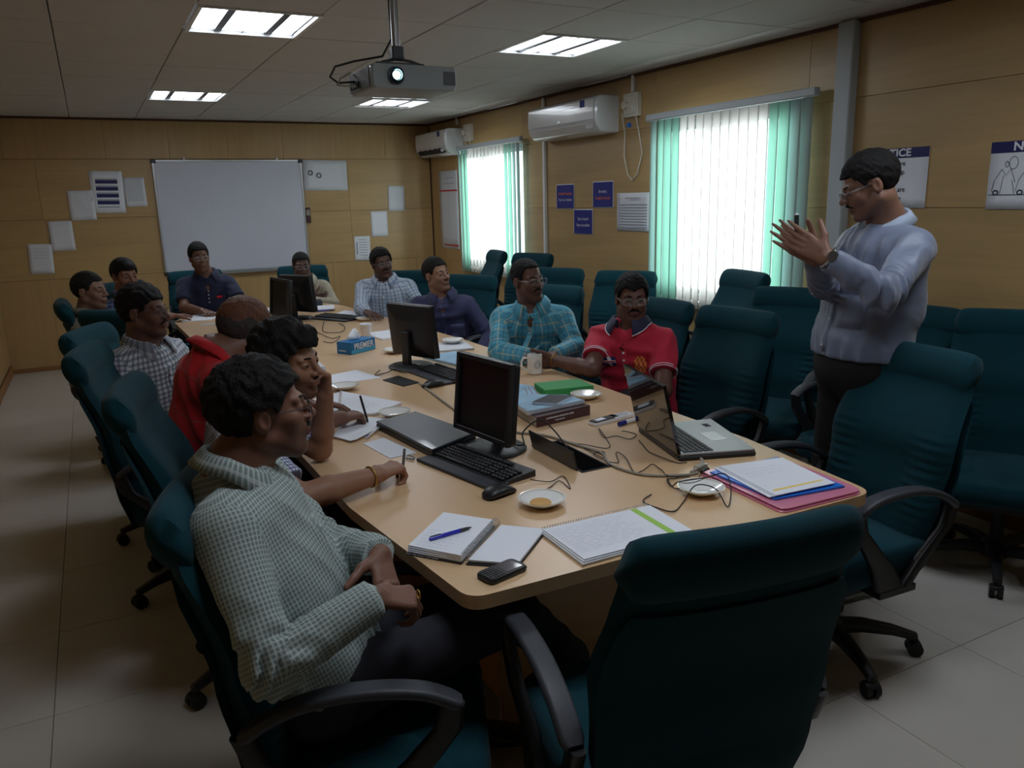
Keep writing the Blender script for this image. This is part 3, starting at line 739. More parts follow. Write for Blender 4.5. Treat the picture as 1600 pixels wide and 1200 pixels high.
def person(sp):
    g = sp.get; H = np.array(sp['head'], float); hy, hp, hr = sp['look']; RH = rot(hy, hp, hr); fH = RH[:, 1]; uH = RH[:, 2]
    hs = g('hs', .965); ty = sp['turn']; RT = rot(ty); fT = RT[:, 1]; rT = RT[:, 0]; Zu = np.array([0, 0, 1.])
    S = np.array(g('S', H-np.array([0, 0, .205])-fH*np.array([1, 1, 0])*.03), float)
    hip = np.array(sp['hip'], float); sw = g('sw', .168); bel = g('belly', .118); q = g('bulk', 1.0)
    S = S+np.array([0,0,g('up', .020)]); spine = nrm(S-hip); base = np.array([hip[0], hip[1], 0.]) if not g('base') else np.array(g('base'), float)
    root = thing('person', sp['label'], 'person', tuple(base), 0, g('group'))
    lo_h = g('h', .010); hh = g('hh', .0032)
    neckb = S+Zu*.048+fT*.004
    nape = H+RH@np.array([0, -.022, -.060])*hs
    torso = [ellip(hip+Zu*.0, (.165*q, .125*q, .12), RT, .05),
             rcone(hip+spine*.10+fT*.012, hip+(S-hip)*.55, bel*q, .112*q, rT, 1.33, .06),
             rcone(hip+(S-hip)*.5, S-spine*.075+fT*.006, .112*q, .106*q, rT, 1.42, .05),
             rcone(S-rT*sw*.80-spine*.034, S+rT*sw*.80-spine*.034, .057*q, .057*q, None, 1, .045),
             rcone(S+Zu*.0, neckb+Zu*.02, .085, .054, None, 1, .05)]
    neck = [rcone(neckb-Zu*.02, nape, .059*g('nk', 1), .055*g('nk', 1), None, 1, .018)]
    arms = {}; ag = g('arm', 1.0)
    for sd in ('R', 'L'):
        sg = 1 if sd == 'R' else -1
        E, Wp = [np.array(v, float) for v in sp[sd][:2]]
        sh = S+rT*sg*sw*.97-spine*.036
        A = E-sh; L = np.linalg.norm(A)
        arms[sd] = (sh, E, Wp, [rcone(sh, E, .049*ag, .040*ag, None, 1, .03), rcone(E, E+(Wp-E)*.35, .040*ag, .040*ag, None, 1, .015), rcone(E+(Wp-E)*.35, Wp, .040*ag, .026*ag, None, 1, .012)])
    body = torso+neck+arms['R'][3]+arms['L'][3]
    skull = [ellip(H+RH@np.array([0, -.012, .036])*hs, np.array((.073, .094, .083))*hs, RH, .01)]
    # --- skin
    parts = []; cols = []
    pts = np.array([hip, S, H, neckb]+[arms[k][i] for k in arms for i in (0, 1, 2)])
    F_ = Field(pts.min(0)-.22, pts.max(0)+.22, g('bh', .012))
    for p in body+skull: F_.add(p)
    for sd in arms:
        P_, Fg = hand_prims(*sp[sd][1:2], *sp[sd][2:4], sd == 'R', sp[sd][4], **(sp[sd][5] if len(sp[sd]) > 5 else {}))
        for p in P_: F_.add(p)
        arms[sd] += ((P_, Fg),)
    V, F = F_.mesh()
    boxes = []
    hb = (H-RH[:, 2]*0-.150*hs, H+.150*hs); boxes.append(hb)
    for sd in arms:
        P_, Fg = arms[sd][4]; q_ = np.array([p[e] for p in P_+Fg for e in ('a', 'b')]); boxes.append((q_.min(0)-.022, q_.max(0)+.022))
    C = V[F].mean(1); keep = np.ones(len(F), bool)
    for a, b in boxes: keep &= ~np.all((C > a+.016) & (C < b-.016), 1)
    parts.append((V, F[keep])); cols.append(np.ones((len(V), 4)))
    # head at fine resolution, in local coordinates
    Fh = Field(hb[0], hb[1], hh)
    X, Y, Z = Fh.coords(); lx, ly, lz = [(X-H[0])*RH[0, i]+(Y-H[1])*RH[1, i]+(Z-H[2])*RH[2, i] for i in range(3)]
    lx, ly, lz = lx/hs, ly/hs, lz/hs
    D = Fh.D
    for p in head_prims():
        if p['t'] == 'e':
            r = p['r']; px, py, pz = lx-p['c'][0], ly-p['c'][1], lz-p['c'][2]
            k0 = np.sqrt((px/r[0])**2+(py/r[1])**2+(pz/r[2])**2); k1 = np.sqrt((px/r[0]**2)**2+(py/r[1]**2)**2+(pz/r[2]**2)**2)+1e-9; d = k0*(k0-1)/k1
        else:
            a, b = p['a'], p['b']; ba = b-a; px, py, pz = lx-a[0], ly-a[1], lz-a[2]; t = np.clip((px*ba[0]+py*ba[1]+pz*ba[2])/(ba@ba), 0, 1)
            d = np.sqrt((px-t*ba[0])**2+(py-t*ba[1])**2+(pz-t*ba[2])**2)-(p['ra']+(p['rb']-p['ra'])*t)
        k = max(p['k'], 1e-4)
        if p.get('neg'): d = -d; w = np.clip(.5+.5*(d-D)/k, 0, 1); D = D+(d-D)*w+k*w*(1-w)
        else: w = np.clip(.5+.5*(d-D)/k, 0, 1); D = d+(D-d)*w-k*w*(1-w)
    Fh.D = (D*hs).astype(np.float32)
    for p in neck+torso[3:]: Fh.add(p)
    V, F = Fh.mesh(); lv = (V-H)@RH/hs
    c = np.ones((len(V), 4))
    def blob(cx, cy, cz, sx, sy, sz): return np.exp(-(((lv[:, 0]-cx)/sx)**2+((lv[:, 1]-cy)/sy)**2+((lv[:, 2]-cz)/sz)**2))
    lips = np.clip(blob(0, .095, -.060, .022, .03, .010)*1.3, 0, 1)[:, None]; c[:, :3] *= 1-lips*np.array([.25, .42, .38])
    bs = g('stubble', .3); sh_ = np.clip((-.035-lv[:, 2])/.02, 0, 1)*np.clip((lv[:, 1]-.0)/.03, 0, 1)*(1-lips[:, 0]); c[:, :3] *= 1-(bs*sh_)[:, None]*np.array([.8, .85, .85])
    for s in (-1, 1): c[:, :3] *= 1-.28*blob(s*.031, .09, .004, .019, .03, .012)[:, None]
    parts.append((V, F)); cols.append(c)
    for sd, bx in zip(('R', 'L'), boxes[1:]):
        Fa = Field(bx[0], bx[1], g('fh', .0032)); P_, Fg = arms[sd][4]
        for p in arms[sd][3]: Fa.add(p)
        for p in P_: Fa.add(p)
        Ff = Field(bx[0], bx[1], g('fh', .0032))
        for p in Fg: Ff.add(p, hard=True)
        a, b = Fa.D, Ff.D; k = .006; w = np.clip(.5+.5*(b-a)/k, 0, 1); Fa.D = b+(a-b)*w-k*w*(1-w)
        V, F = Fa.mesh(); parts.append((V, F)); cols.append(np.ones((len(V), 4)))
    V, F = join(parts)
    tn = g('tone'); sp['tone'] = (tn[0]*.92, tn[1]*.97, tn[2]*1.04)
    skin = 'skin_%d' % (g('tone')[0]*1000+g('tone')[1])
    mat(skin, g('tone'), .48, noise=.10, nscale=16, bump=.12, bscale=220, attr='Col', spec=.4)
    mk('body', V, F, skin, root, base, col=np.concatenate(cols))
    # --- eyes
    for s in (-1, 1):
        c0 = H+RH@np.array([s*.031, .0762, .0005])*hs
        mb = MB(); gz = Vector(RH[:, 1]); Mz = gz.to_track_quat('Z', 'Y').to_matrix(); mb.sphere(Vector(c0-base),   .0127*hs, 9, M=Mz)
        o = mb.build('eye', 'eye_white', root, smooth=0); o.data.materials.append(MATS['iris'])
        for pl in o.data.polygons:
            dv = (pl.center-Vector(c0-base)).normalized()
            if dv.dot(gz) > .86: pl.material_index = 1
    LP = lambda x, y, z: Vector(H+RH@np.array([x, y, z])*hs-base)
    # --- hair
    st = g('hair', {}); hg = Field(H-.165*hs, H+.165*hs, g('hairh', max(hh, .0035)))
    X, Y, Z = hg.coords(); lx, ly, lz = [((X-H[0])*RH[0, i]+(Y-H[1])*RH[1, i]+(Z-H[2])*RH[2, i])/hs for i in range(3)]
    def el(c, r):
        px, py, pz = lx-c[0], ly-c[1], lz-c[2]
        k0 = np.sqrt((px/r[0])**2+(py/r[1])**2+(pz/r[2])**2); k1 = np.sqrt((px/r[0]**2)**2+(py/r[1]**2)**2+(pz/r[2]**2)**2)+1e-9; return k0*(k0-1)/k1
    tt = max(.006, st.get('top', .016)-.006); ts = st.get('side', .007)
    d = el((0, -.014, .036), (.073+ts, .095+ts+.003, .083+tt))
    for cc, rr_ in st.get('add', []):
        e2 = el(cc, rr_); w = np.clip(.5+.5*(e2-d)/.02, 0, 1); d = e2+(d-e2)*w-.02*w*(1-w)
    fr = st.get('front', .066)
    gy = np.interp(ly, [-.13, -.045, -.034, -.026, .018, .024, .034, .044, .060, .080, .12], [-.066, -.052, -.035, .024, .026, .008, .012, .034, fr-.014, fr, fr+.004])
    gy = gy+st.get('peak', 0)*np.exp(-(lx/.02)**2)*(ly > .05)+st.get('temple', .012)*np.exp(-((np.abs(lx)-.045)/.014)**2)*(ly > .04)
    d = np.maximum(d, (gy-lz)*.75)
    wv = st.get('wave', .0015); fq = st.get('freq', 160)
    d = d-wv*(np.sin(lx*fq+2.2*np.sin(ly*fq*.6))*np.sin(lz*fq*.9+1.7*np.sin(lx*fq*.5)))-.0012*np.sin(ly*420+3*np.sin(lz*60))*np.sin(lx*380+2*np.sin(ly*55))
    hg.D = (d*hs).astype(np.float32)
    V, F = hg.mesh(); hm = st.get('mat', 'hair_black')
    if hm == 'hair_henna':
        o = mk('hair', V, F, ['hair_henna', 'hair_grey'], root, base); lvv = (V-H)@RH/hs; cz = lvv[F].mean(1)
        idx = (cz[:, 2] < .048+.10*cz[:, 1]+.008*np.sin(cz[:, 1]*90)).astype(np.int32); o.data.polygons.foreach_set('material_index', idx)
    else: mk('hair', V, F, hm, root, base)
    bm_ = 'hair_black' if hm == 'hair_henna' else hm
    for s in (-1, 1):
        pts_ = [LP(s*x, y, z) for x, y, z in ((.010, .0915, .021), (.022, .0900, .0250), (.036, .0825, .0260), (.049, .069, .021))]
        MB().tube(pts_, [.0026*hs, .0036*hs, .0030*hs, .0010*hs], 6).build('eyebrow', bm_, root, smooth=0)
    if g('moustache'):
        mw = g('moustache'); mt = g('mth', 1)*hs; pts_ = [LP(x, y, z) for x, y, z in ((-.030*mw, .086, -.056), (-.018*mw, .0965, -.0475), (-.006, .1005, -.0440), (.006, .1005, -.0440), (.018*mw, .0965, -.0475), (.030*mw, .086, -.056))]
        MB().tube(pts_, [.0020*mt, .0052*mt, .0050*mt, .0050*mt, .0052*mt, .0020*mt], 8).build('moustache', bm_, root, smooth=0)
    if g('goatee'):
        MB().tube([LP(-.012, .085, -.088), LP(0, .088, -.092), LP(.012, .085, -.088)], [.006, .010, .006], 8).build('goatee', bm_, root, smooth=0)
    if g('glasses'):
        gm = g('glasses'); fr_ = MB(); lw, lh = (.025, .0155) if gm != 'big' else (.026, .019)
        gmat = g('gmat', 'metal'); rr0 = g('gr', .0011); gzz = g('gz', -.002)
        for s in (-1, 1):
            lp = []
            for k in range(20):
                a = 2*PI*k/20; ca, sa = math.cos(a), math.sin(a); x = lw*math.copysign(abs(ca)**.7, ca); z = lh*math.copysign(abs(sa)**.7, sa)
                lp.append(LP(s*.0325+x, .1085-.35*abs(s*.0325+x)**1.0*.25, gzz+z))
            fr_.tube(lp, rr0, 6, closed=True)
            fr_.tube([LP(s*.0575, .104, gzz+.006), LP(s*.069, .090, gzz+.008), LP(s*.0755, .03, gzz+.010), LP(s*.0765, -.008, gzz+.012), LP(s*.072, -.030, gzz-.008)], rr0*1.05, 6)
        fr_.tube([LP(-.0085, .107, gzz+.004), LP(0, .1095, gzz+.006), LP(.0085, .107, gzz+.004)], rr0, 6)
        fo = fr_.build('glasses', gmat, root, smooth=0)
        for s in (-1, 1):
            lp = []
            for k in range(20):
                a = 2*PI*k/20; ca, sa = math.cos(a), math.sin(a); lp.append(LP(s*.0325+(lw-.001)*math.copysign(abs(ca)**.7, ca), .108-.0875*abs(s*.0325+lw*math.copysign(abs(ca)**.7, ca)), gzz+(lh-.001)*math.copysign(abs(sa)**.7, sa)))
            MB().add([LP(s*.0325, .1055, gzz)]+lp, [(0, k+1, (k+1) % 20+1) for k in range(20)]).build('lens', 'lens', fo)
    # --- shirt
    fab = sp['shirt']; inf = g('loose', .010); sl = g('sleeve', 'long'); sh_p = []
    for i, p in enumerate(torso[:4]): sh_p.append((p, inf+(.004 if i < 3 else 0)))
    sh_p.append((rcone(S, neckb+Zu*.002, .095, .066, None, 1, .045), .002))
    bones = [(hip, S, .17, fT, rT)]
    for sd in arms:
        s0, E, Wp = arms[sd][:3]
        if sl == 'long':
            cw = g('cuff'+sd, .985); c2 = E+(Wp-E)*cw
            sh_p += [(rcone(s0, E, .051*ag, .046*ag, None, 1, .035), inf*.8), (rcone(E, E+(c2-E)*.88, .048*ag, .036*ag, None, 1, .012), inf*.8), (rcone(E+(c2-E)*.80, c2, .038*ag, .036*ag, None, 1, .004, True, True), inf*.5)]
            bones += [(s0, E, .055, fT, None), (E, c2, .045, fT, None)]
        else:
            u = g('slen', .72); c1 = s0+(E-s0)*u
            sh_p += [(rcone(s0, c1, .053*ag, .055*ag, None, 1, .03, True), inf*.9)]; bones += [(s0, c1, .06, fT, None)]
    pa = np.array([b_[i] for b_ in bones for i in (0, 1)]); sh = Field(pa.min(0)-.21, pa.max(0)+.21, lo_h)
    for p, i_ in sh_p: sh.add(p, i_)
    X, Y, Z = sh.coords(); fa = g('folds', .008)
    near = np.clip(1-np.abs(sh.D)/.03, 0, 1)
    Dd = sh.D-fold(X, Y, Z, g('seed', 1), fa)*near
    for sd in arms:        # creases gathering at the elbows
        s0, E, Wp = arms[sd][:3]
        if sl == 'long':
            ax_ = nrm(Wp-s0); tt_ = (X-E[0])*ax_[0]+(Y-E[1])*ax_[1]+(Z-E[2])*ax_[2]; rr2 = (X-E[0])**2+(Y-E[1])**2+(Z-E[2])**2
            Dd = Dd-np.exp(-rr2/.0075)*fa*.9*np.sin(tt_*150+3*np.sin(X*40+Y*35))
    hem = g('hem', hip[2]+.0)
    Dd = np.maximum(Dd, (hem-Z))
    # neckline
    nf = nrm(fT*.8+Zu*.6); no = neckb+fT*.035+Zu*.012
    vd = g('vneck', .06)
    v1 = np.sqrt(((X-neckb[0]))**2+((Y-neckb[1]))**2)*1-.058; v1 = np.maximum(v1, neckb[2]+.008-Z)
    p0 = neckb+fT*.03; p1 = S+fT*.115-Zu*(vd+.02)
    for pc, rr3 in ((rcone(p0, p1, .040, .006), 0),):
        a, b = pc['a'], pc['b']; ba = b-a; px, py, pz = X-a[0], Y-a[1], Z-a[2]; t = np.clip((px*ba[0]+py*ba[1]+pz*ba[2])/(ba@ba), 0, 1)
        v2 = np.sqrt((px-t*ba[0])**2+(py-t*ba[1])**2+(pz-t*ba[2])**2)-(pc['ra']+(pc['rb']-pc['ra'])*t)
    Dd = np.maximum(Dd, -v1); Dd = np.maximum(Dd, -v2)
    sh.D = Dd.astype(np.float32); V, F = sh.mesh()
    # cloth coordinates per face from the nearest limb
    C = V[F].mean(1); best = None; bi = np.zeros(len(F), int)
    for i, (a, b, r, f_, s_) in enumerate(bones):
        ba = b-a; t = np.clip(((C-a)@ba)/(ba@ba), 0, 1); d = np.linalg.norm(C-a-t[:, None]*ba, axis=1)-r*(1.0 if i == 0 else 1.05)
        if best is None: best = d
        else: m_ = d < best; bi[m_] = i; best = np.minimum(best, d)
    uv = np.zeros((len(F), 4, 2)); P4 = V[F]
    for i, (a, b, r, f_, s_) in enumerate(bones):
        m_ = bi == i
        if not m_.any(): continue
        ax_ = nrm(b-a); f2 = nrm(f_-ax_*(f_@ax_)) if abs(f_@ax_) < .98 else nrm(np.cross(ax_, rT)); r2_ = np.cross(f2, ax_)
        Q = P4[m_]-a; x, y_ = Q@r2_, Q@f2; v = Q@ax_
        if i == 0:
            sgn = np.where(C[m_][:, None, :]@f2-a@f2 >= 0, 1, -1)*np.ones_like(x); u = np.arctan2(x*.75, np.abs(y_)+.02)*.17*sgn
        else:
            an = np.arctan2(x, y_); an0 = an[:, :1]; an = an0+(an-an0+PI) % (2*PI)-PI if False else an0+((an-an0+PI) % (2*PI)-PI); u = an*r
        uv[m_, :, 0] = u; uv[m_, :, 1] = v
    so = mk('shirt', V, F, fab, root, base, uv=uv)
    # collar
    if g('collar', True):
        cm = g('cmat', fab); rows = []; cUV = []; nT = 28; gap = g('cgap', .42)
        nx_ = nrm(nape-neckb+Zu*.12); cf = nrm(fT-nx_*(fT@nx_)); cr = np.cross(cf, nx_); cc = neckb+nx_*.009
        for j, (r_, h_) in enumerate(((.066, -.014), (.067, .022), (.071, .032), (.081, .028), (.101, -.004))):
            ring = []
            for k in range(nT+1):
                th = gap+(2*PI-2*gap)*k/nT; fk = max(0, math.cos(th)); tip = max(0, 1-min(k, nT-k)/4)
                rr4 = r_+(.012*tip+.012*fk if j == 4 else 0)+.010*fk; h4 = h_-(.034*tip+.020*fk if j == 4 else .010*fk+.004*tip)-.012*max(0, math.cos(th))
                ring.append(cc+cf*math.cos(th)*rr4+cr*math.sin(th)*rr4*1.05+nx_*h4)
            rows.append(ring)
        Vc = np.array([p for r_ in rows for p in r_]); Fc = []; Uc = []
        for j in range(4):
            for k in range(nT):
                Fc.append((j*(nT+1)+k, j*(nT+1)+k+1, (j+1)*(nT+1)+k+1, (j+1)*(nT+1)+k)); Uc.append([(k*.014, j*.015), (k*.014+.014, j*.015), (k*.014+.014, j*.015+.015), (k*.014, j*.015+.015)])
        o = mk('collar', Vc, np.array(Fc), cm, root, base, uv=np.array(Uc)); mo = o.modifiers.new('s', 'SOLIDIFY'); mo.thickness = .003
        if g('ctrim'):
            MB().tube([Vector(p-base) for p in rows[4]], .0022, 5).build('collar_trim', g('ctrim'), root)
    if g('strim') and sl != 'long':
        for sd in arms:
            s0, E, Wp = arms[sd][:3]; dv_ = Vector(nrm(E-s0)); c1 = Vector(s0+(E-s0)*g('slen', .72)-base)-dv_*.004; e1_ = dv_.orthogonal().normalized(); e2_ = dv_.cross(e1_); ro = .0555*ag+inf*.9
            for q_ in (0, .012): MB().tube([c1-dv_*q_+e1_*ro*math.cos(2*PI*k/24)+e2_*ro*math.sin(2*PI*k/24) for k in range(24)], .0022, 5, closed=True).build('sleeve_trim', g('strim'), root, smooth=0)
    # placket and buttons follow the chest
    from mathutils.bvhtree import BVHTree
    bvh = BVHTree.FromPolygons([tuple(v) for v in V], [tuple(f) for f in F])
    def on_chest(u, h, off=.003):       # u to the wearer's right, h below the neck point
        o_ = Vector(S-Zu*h*1.0+rT*u+fT*.45+(hip-S)*np.array([1, 1, 0])*(h/max(.1, S[2]-hip[2])))
        hit = bvh.ray_cast(o_, Vector(-fT))
        return None if hit[0] is None else hit[0]+Vector(fT)*off
    if g('placket', True):
        h1 = g('placket') if isinstance(g('placket'), float) else S[2]-max(hem, hip[2])-.04
        st_ = [(on_chest(-.014, vd+.01+h1*k/16), on_chest(.014, vd+.01+h1*k/16)) for k in range(17)]; st_ = [p for p in st_ if p[0] and p[1] and (p[0]-p[1]).length < .05]
        if len(st_) > 3:
            Vp = np.array([tuple(p) for s_ in st_ for p in s_]); Fp = np.array([(2*k, 2*k+1, 2*k+3, 2*k+2) for k in range(len(st_)-1)])
            Up = np.array([[(0, .02*k), (.028, .02*k), (.028, .02*k+.02), (0, .02*k+.02)] for k in range(len(st_)-1)])
            o = mk('placket', Vp, Fp, fab, root, base, uv=Up); o.modifiers.new('s', 'SOLIDIFY').thickness = .003
            for k in range(1, len(st_), 4):
                c = (st_[k][0]+st_[k][1])/2+Vector(fT)*.003; MB().cyl(c-Vector(base), c+Vector(fT)*.002-Vector(base), .0055, n=10).build('button', g('bmat', 'paper_grey'), root, smooth=30)
    if g('pocket'):
        u0, u1, h0, h1 = g('pocket'); gr = [[on_chest(u0+(u1-u0)*i/4, h0+(h1-h0)*j/4, .0025) for i in range(5)] for j in range(5)]
        if all(p for r_ in gr for p in r_):
            Vp = np.array([tuple(p) for r_ in gr for p in r_]); Fp = np.array([(j*5+i, j*5+i+1, j*5+i+6, j*5+i+5) for j in range(4) for i in range(4)])
            Up = np.array([[(i*.03, j*.03), (i*.03+.03, j*.03), (i*.03+.03, j*.03+.03), (i*.03, j*.03+.03)] for j in range(4) for i in range(4)])
            mk('pocket', Vp, Fp, fab, root, base, uv=Up).modifiers.new('s', 'SOLIDIFY').thickness = .002
    # --- trousers, shoes
    legs = g('legs'); tr = Field(np.minimum(hip, hip)-np.array([.75, .75, hip[2]]), hip+np.array([.75, .75, .2]), g('th', .014)); tm = g('tmat', 'trousers')
    wq = q*(.93 if g('waist') else 1); tp = [ellip(hip-Zu*.01, (.174*wq, .136*wq, .120), RT, .04)]
    if g('waist'): tp.append(rcone(hip+spine*.02, hip+spine*.22, bel*q+.001, bel*q+.004, rT, 1.30, .05)) 
    for i, sg in enumerate((1, -1)):
        if legs: K, A = [np.array(v, float) for v in legs[i][:2]]; fd = nrm(legs[i][2]) if len(legs[i]) > 2 else fT
        else: K = hip+fT*.42+rT*sg*.11; K[2] = .50; A = K+fT*.02; A[2] = .11; fd = fT
        h0 = hip+rT*sg*.085
        tp += [rcone(h0, K, .088*q, .074 if g('waist') else .062, None, 1, .05), rcone(K, A, .062, .048, None, 1, .02, True)]
        sm = MB(); M3 = Matrix.Identity(3); 
        fdv = Vector(fd).normalized(); rv = fdv.cross(Vector((0, 0, 1)) if abs(fdv.z) < .9 else Vector((1, 0, 0))).normalized(); uv_ = rv.cross(fdv); rg = []
        for s_, w_, h_, z_ in ((-.075, .030, .035, .0), (-.05, .037, .055, .008), (0, .038, .055, .008), (.06, .042, .040, -.006), (.12, .046, .030, -.014), (.165, .040, .022, -.02), (.19, .018, .012, -.026)):
            rg.append([tuple(Vector(A-base)+fdv*s_+rv*px+uv_*(py+z_-.045)) for px, py in [(w_*math.cos(2*PI*k/12), h_*max(-.7, math.sin(2*PI*k/12))) for k in range(12)]])
        sm.loft(rg).build('shoe', 'shoe_black', root, smooth=50)
        if g('socks'): MB().cyl(Vector(A-base)-Vector(nrm(A-K))*.06, Vector(A-base)+Vector(nrm(A-K))*.03, .040, .038).build('sock', 'sock', root, smooth=50)
    for p in tp: tr.add(p)
    X, Y, Z = tr.coords(); tr.D = (tr.D-fold(X, Y, Z, g('seed', 1)+9, .004)*np.clip(1-np.abs(tr.D)/.03, 0, 1)).astype(np.float32)
    if g('waist'): tr.D = np.maximum(tr.D, Z-g('waist')).astype(np.float32)
    V, F = tr.mesh(); mk('trousers', V, F, tm, root, base)
    return root, dict(on=on_chest, base=base, arms=arms, S=S, fT=fT, rT=rT, H=H, RH=RH, LP=LP)
# ------------------------------------------------------------ cloths and the people round the table
fabric('cloth_green_check', (112, 128, 124), [(0, .0090, .38, (192, 202, 200), .60, 0), (1, .0100, .34, (192, 202, 200), .50, 0)])
fabric('cloth_blue_check', (205, 212, 224), [(0, .013, .5, (40, 52, 110), .65, 0), (1, .013, .5, (40, 52, 110), .65, 0)])
fabric('cloth_red', (186, 20, 30), [(1, .075, .05, (120, 90, 90), .7, 0)])
fabric('cloth_white_check', (196, 204, 212), [(0, .020, .45, (62, 72, 92), .6, 0), (1, .022, .45, (62, 72, 92), .6, 0)])
fabric('cloth_drab', (120, 112, 98)); fabric('cloth_dark_check', (34, 42, 74), [(0, .03, .3, (110, 130, 170), .5, 0), (1, .03, .3, (110, 130, 170), .5, 0)])
fabric('cloth_navy', (22, 30, 62)); fabric('cloth_beige', (176, 168, 148), grain=.15)
fabric('cloth_pale_blue', (196, 208, 222), [(0, .026, .22, (92, 120, 170), .6, 0), (1, .026, .22, (92, 120, 170), .6, 0), (0, .052, .08, (60, 80, 120), .6, .5)])
fabric('cloth_indigo', (46, 48, 84)); fabric('cloth_turquoise', (74, 156, 182), [(0, .062, .10, (200, 205, 180), .6, 0), (1, .070, .09, (205, 190, 130), .6, 0), (0, .062, .10, (46, 110, 140), .7, .5), (1, .07, .1, (110, 190, 205), .6, .5)])
fabric('cloth_crimson', (190, 28, 58)); fabric('cloth_collar_navy', (36, 34, 66)); fabric('cloth_silver_blue', (116, 127, 152), rough=.5, sheen=.3, bump=.35, grain=.05)
fabric('cloth_collar_pale', (164, 178, 198))
RX = .2
P1, i1 = person(dict(label='person in a green and white checked shirt leaning back in profile, hands in lap', head=(.285, 1.765, 1.152), look=(-2, 3, 0), turn=-22, S=(.215, 1.765, .962), hip=(.36, 1.68, .53),
    R=((.205, 1.455, .715), (.43, 1.475, .795), (.95, .05, -.30), (-.25, .25, -.9), (.75, .85, .95, 1.05)), L=((.43, 1.90, .74), (.50, 1.655, .80), (-.15, -.95, -.50), (-.5, -.2, -.8), (.35, .45, .55, .65)),
    shirt='cloth_green_check', tone=(134, 88, 66), glasses=1, gmat='black_plastic', moustache=.9, hair=dict(top=.024, side=.013, wave=.0035, freq=150, front=.060), h=.0055, hh=.0028, bh=.009, fh=.0028, folds=.010, seed=3,
    legs=[((.80, 1.56, .61), (1.03, 1.66, .36), (.85, .3, -.25)), ((.76, 1.86, .52), (.80, 1.88, .11))], socks=True, stubble=.45, pocket=None, th=.009, hairh=.0028, bulk=.97))
MB().tube([Vector(i1['arms']['R'][2])-Vector(i1['base'])+Vector((.088+.0*k, -.012, -.012))+Vector((.002, .010*math.cos(2*PI*k/12), .010*math.sin(2*PI*k/12))) for k in range(12)], .0016, 5, closed=True).build('ring', 'gold', P1, smooth=0)
P2, i2 = person(dict(label='young person in a blue checked short sleeved shirt, cheek propped on one hand', head=(.49, 2.45, 1.125), look=(-44, -4, 6), turn=-14, S=(.345, 2.44, .945), hip=(.30, 2.56, .53),
    R=((.415, 2.115, .800), (.672, 2.185, .802), (.86, .48, .02), (.05, .1, -1), (.75, .85, .95, 1.05)), L=((.590, 2.560, .795), (.606, 2.492, .985), (-.12, -.10, 1), (-.75, -.55, 0), (.5, .6, .8, .95)),
    shirt='cloth_blue_check', sleeve='short', tone=(158, 108, 80), hair=dict(top=.032, side=.019, wave=.006, freq=95, front=.062, add=[((.0, .066, .090), (.050, .036, .024)), ((0, -.05, .05), (.08, .06, .06))]), h=.007, hh=.003, bh=.009, fh=.003, folds=.007, seed=5, moustache=.85, mth=.55, stubble=.75, hairh=.003, slen=.8))
a = i2['arms']['R']; dv = Vector(a[2]-a[1]).normalized(); cb = Vector(a[2])-Vector(i2['base'])-dv*.028; e1 = dv.orthogonal().normalized(); e2 = dv.cross(e1)
MB().tube([cb+e1*.031*math.cos(2*PI*k/20)+e2*.031*math.sin(2*PI*k/20) for k in range(20)], .0028, 6, closed=True).build('bangle', 'gold', P2, smooth=0)
P3, i3 = person(dict(label='person in a red shirt with henna tinted grey hair, back turned, writing', head=(.468, 3.06, 1.138), look=(30, -14, 0), turn=8, S=(.325, 3.02, .945), hip=(.29, 3.16, .53),
    R=((.52, 2.835, .795), (.755, 2.875, .800), (.85, .45, -.05), (.1, .1, -1), (.75, .8, .9, 1.0)), L=((.50, 3.30, .795), (.70, 3.16, .795), (.9, -.2, 0), (0, 0, -1), .3 and (.3, .3, .35, .4)),
    shirt='cloth_red', sleeve='short', tone=(128, 84, 64), hs=1.0, hair=dict(top=.020, side=.010, mat='hair_henna', wave=.0015), h=.008, hh=.0038, bulk=1.08, folds=.007, seed=7, hem=.50, stubble=.2, nk=1.2, up=.075, placket=False, arm=1.1))
P4, i4 = person(dict(label='person in a white and grey checked shirt and glasses, left side', head=(.164, 3.83, 1.150), look=(-32, 1, 0), turn=-50, S=(.150, 3.87, .945), hip=(.15, 3.96, .53),
    R=((.02, 3.63, .72), (.20, 3.57, .665), (.8, .1, -.2), (0, 0, -1), (.5, .5, .6, .6)), L=((.35, 3.86, .72), (.30, 3.66, .665), (.1, -1, -.2), (0, 0, -1), (.5, .5, .6, .6)),
    shirt='cloth_white_check', cuffR=.55, cuffL=.55, tone=(120, 80, 62), glasses='big', gmat='black_plastic', moustache=1, hair=dict(top=.026, side=.012, wave=.003, freq=110, front=.056), h=.009, hh=.0042, folds=.010, seed=11, bulk=1.08, pocket=(-.13, -.03, .16, .27), nk=1.1))
P5, i5 = person(dict(label='person in a drab shirt, face half hidden behind a chair, back left', head=(-.05, 5.58, 1.098), look=(-32, 0, 0), turn=-15, hip=(-.10, 5.66, .50),
    R=((.02, 5.36, .66), (.2, 5.45, .62), (1, 0, 0), (0, 0, -1), (.4, .4, .4, .4)), L=((.12, 5.86, .66), (.26, 5.72, .62), (1, -.2, 0), (0, 0, -1), (.4, .4, .4, .4)),
    shirt='cloth_drab', tone=(136, 96, 76), hair=dict(top=.018, side=.008), h=.013, hh=.0055, fh=.006, bh=.014, seed=12))
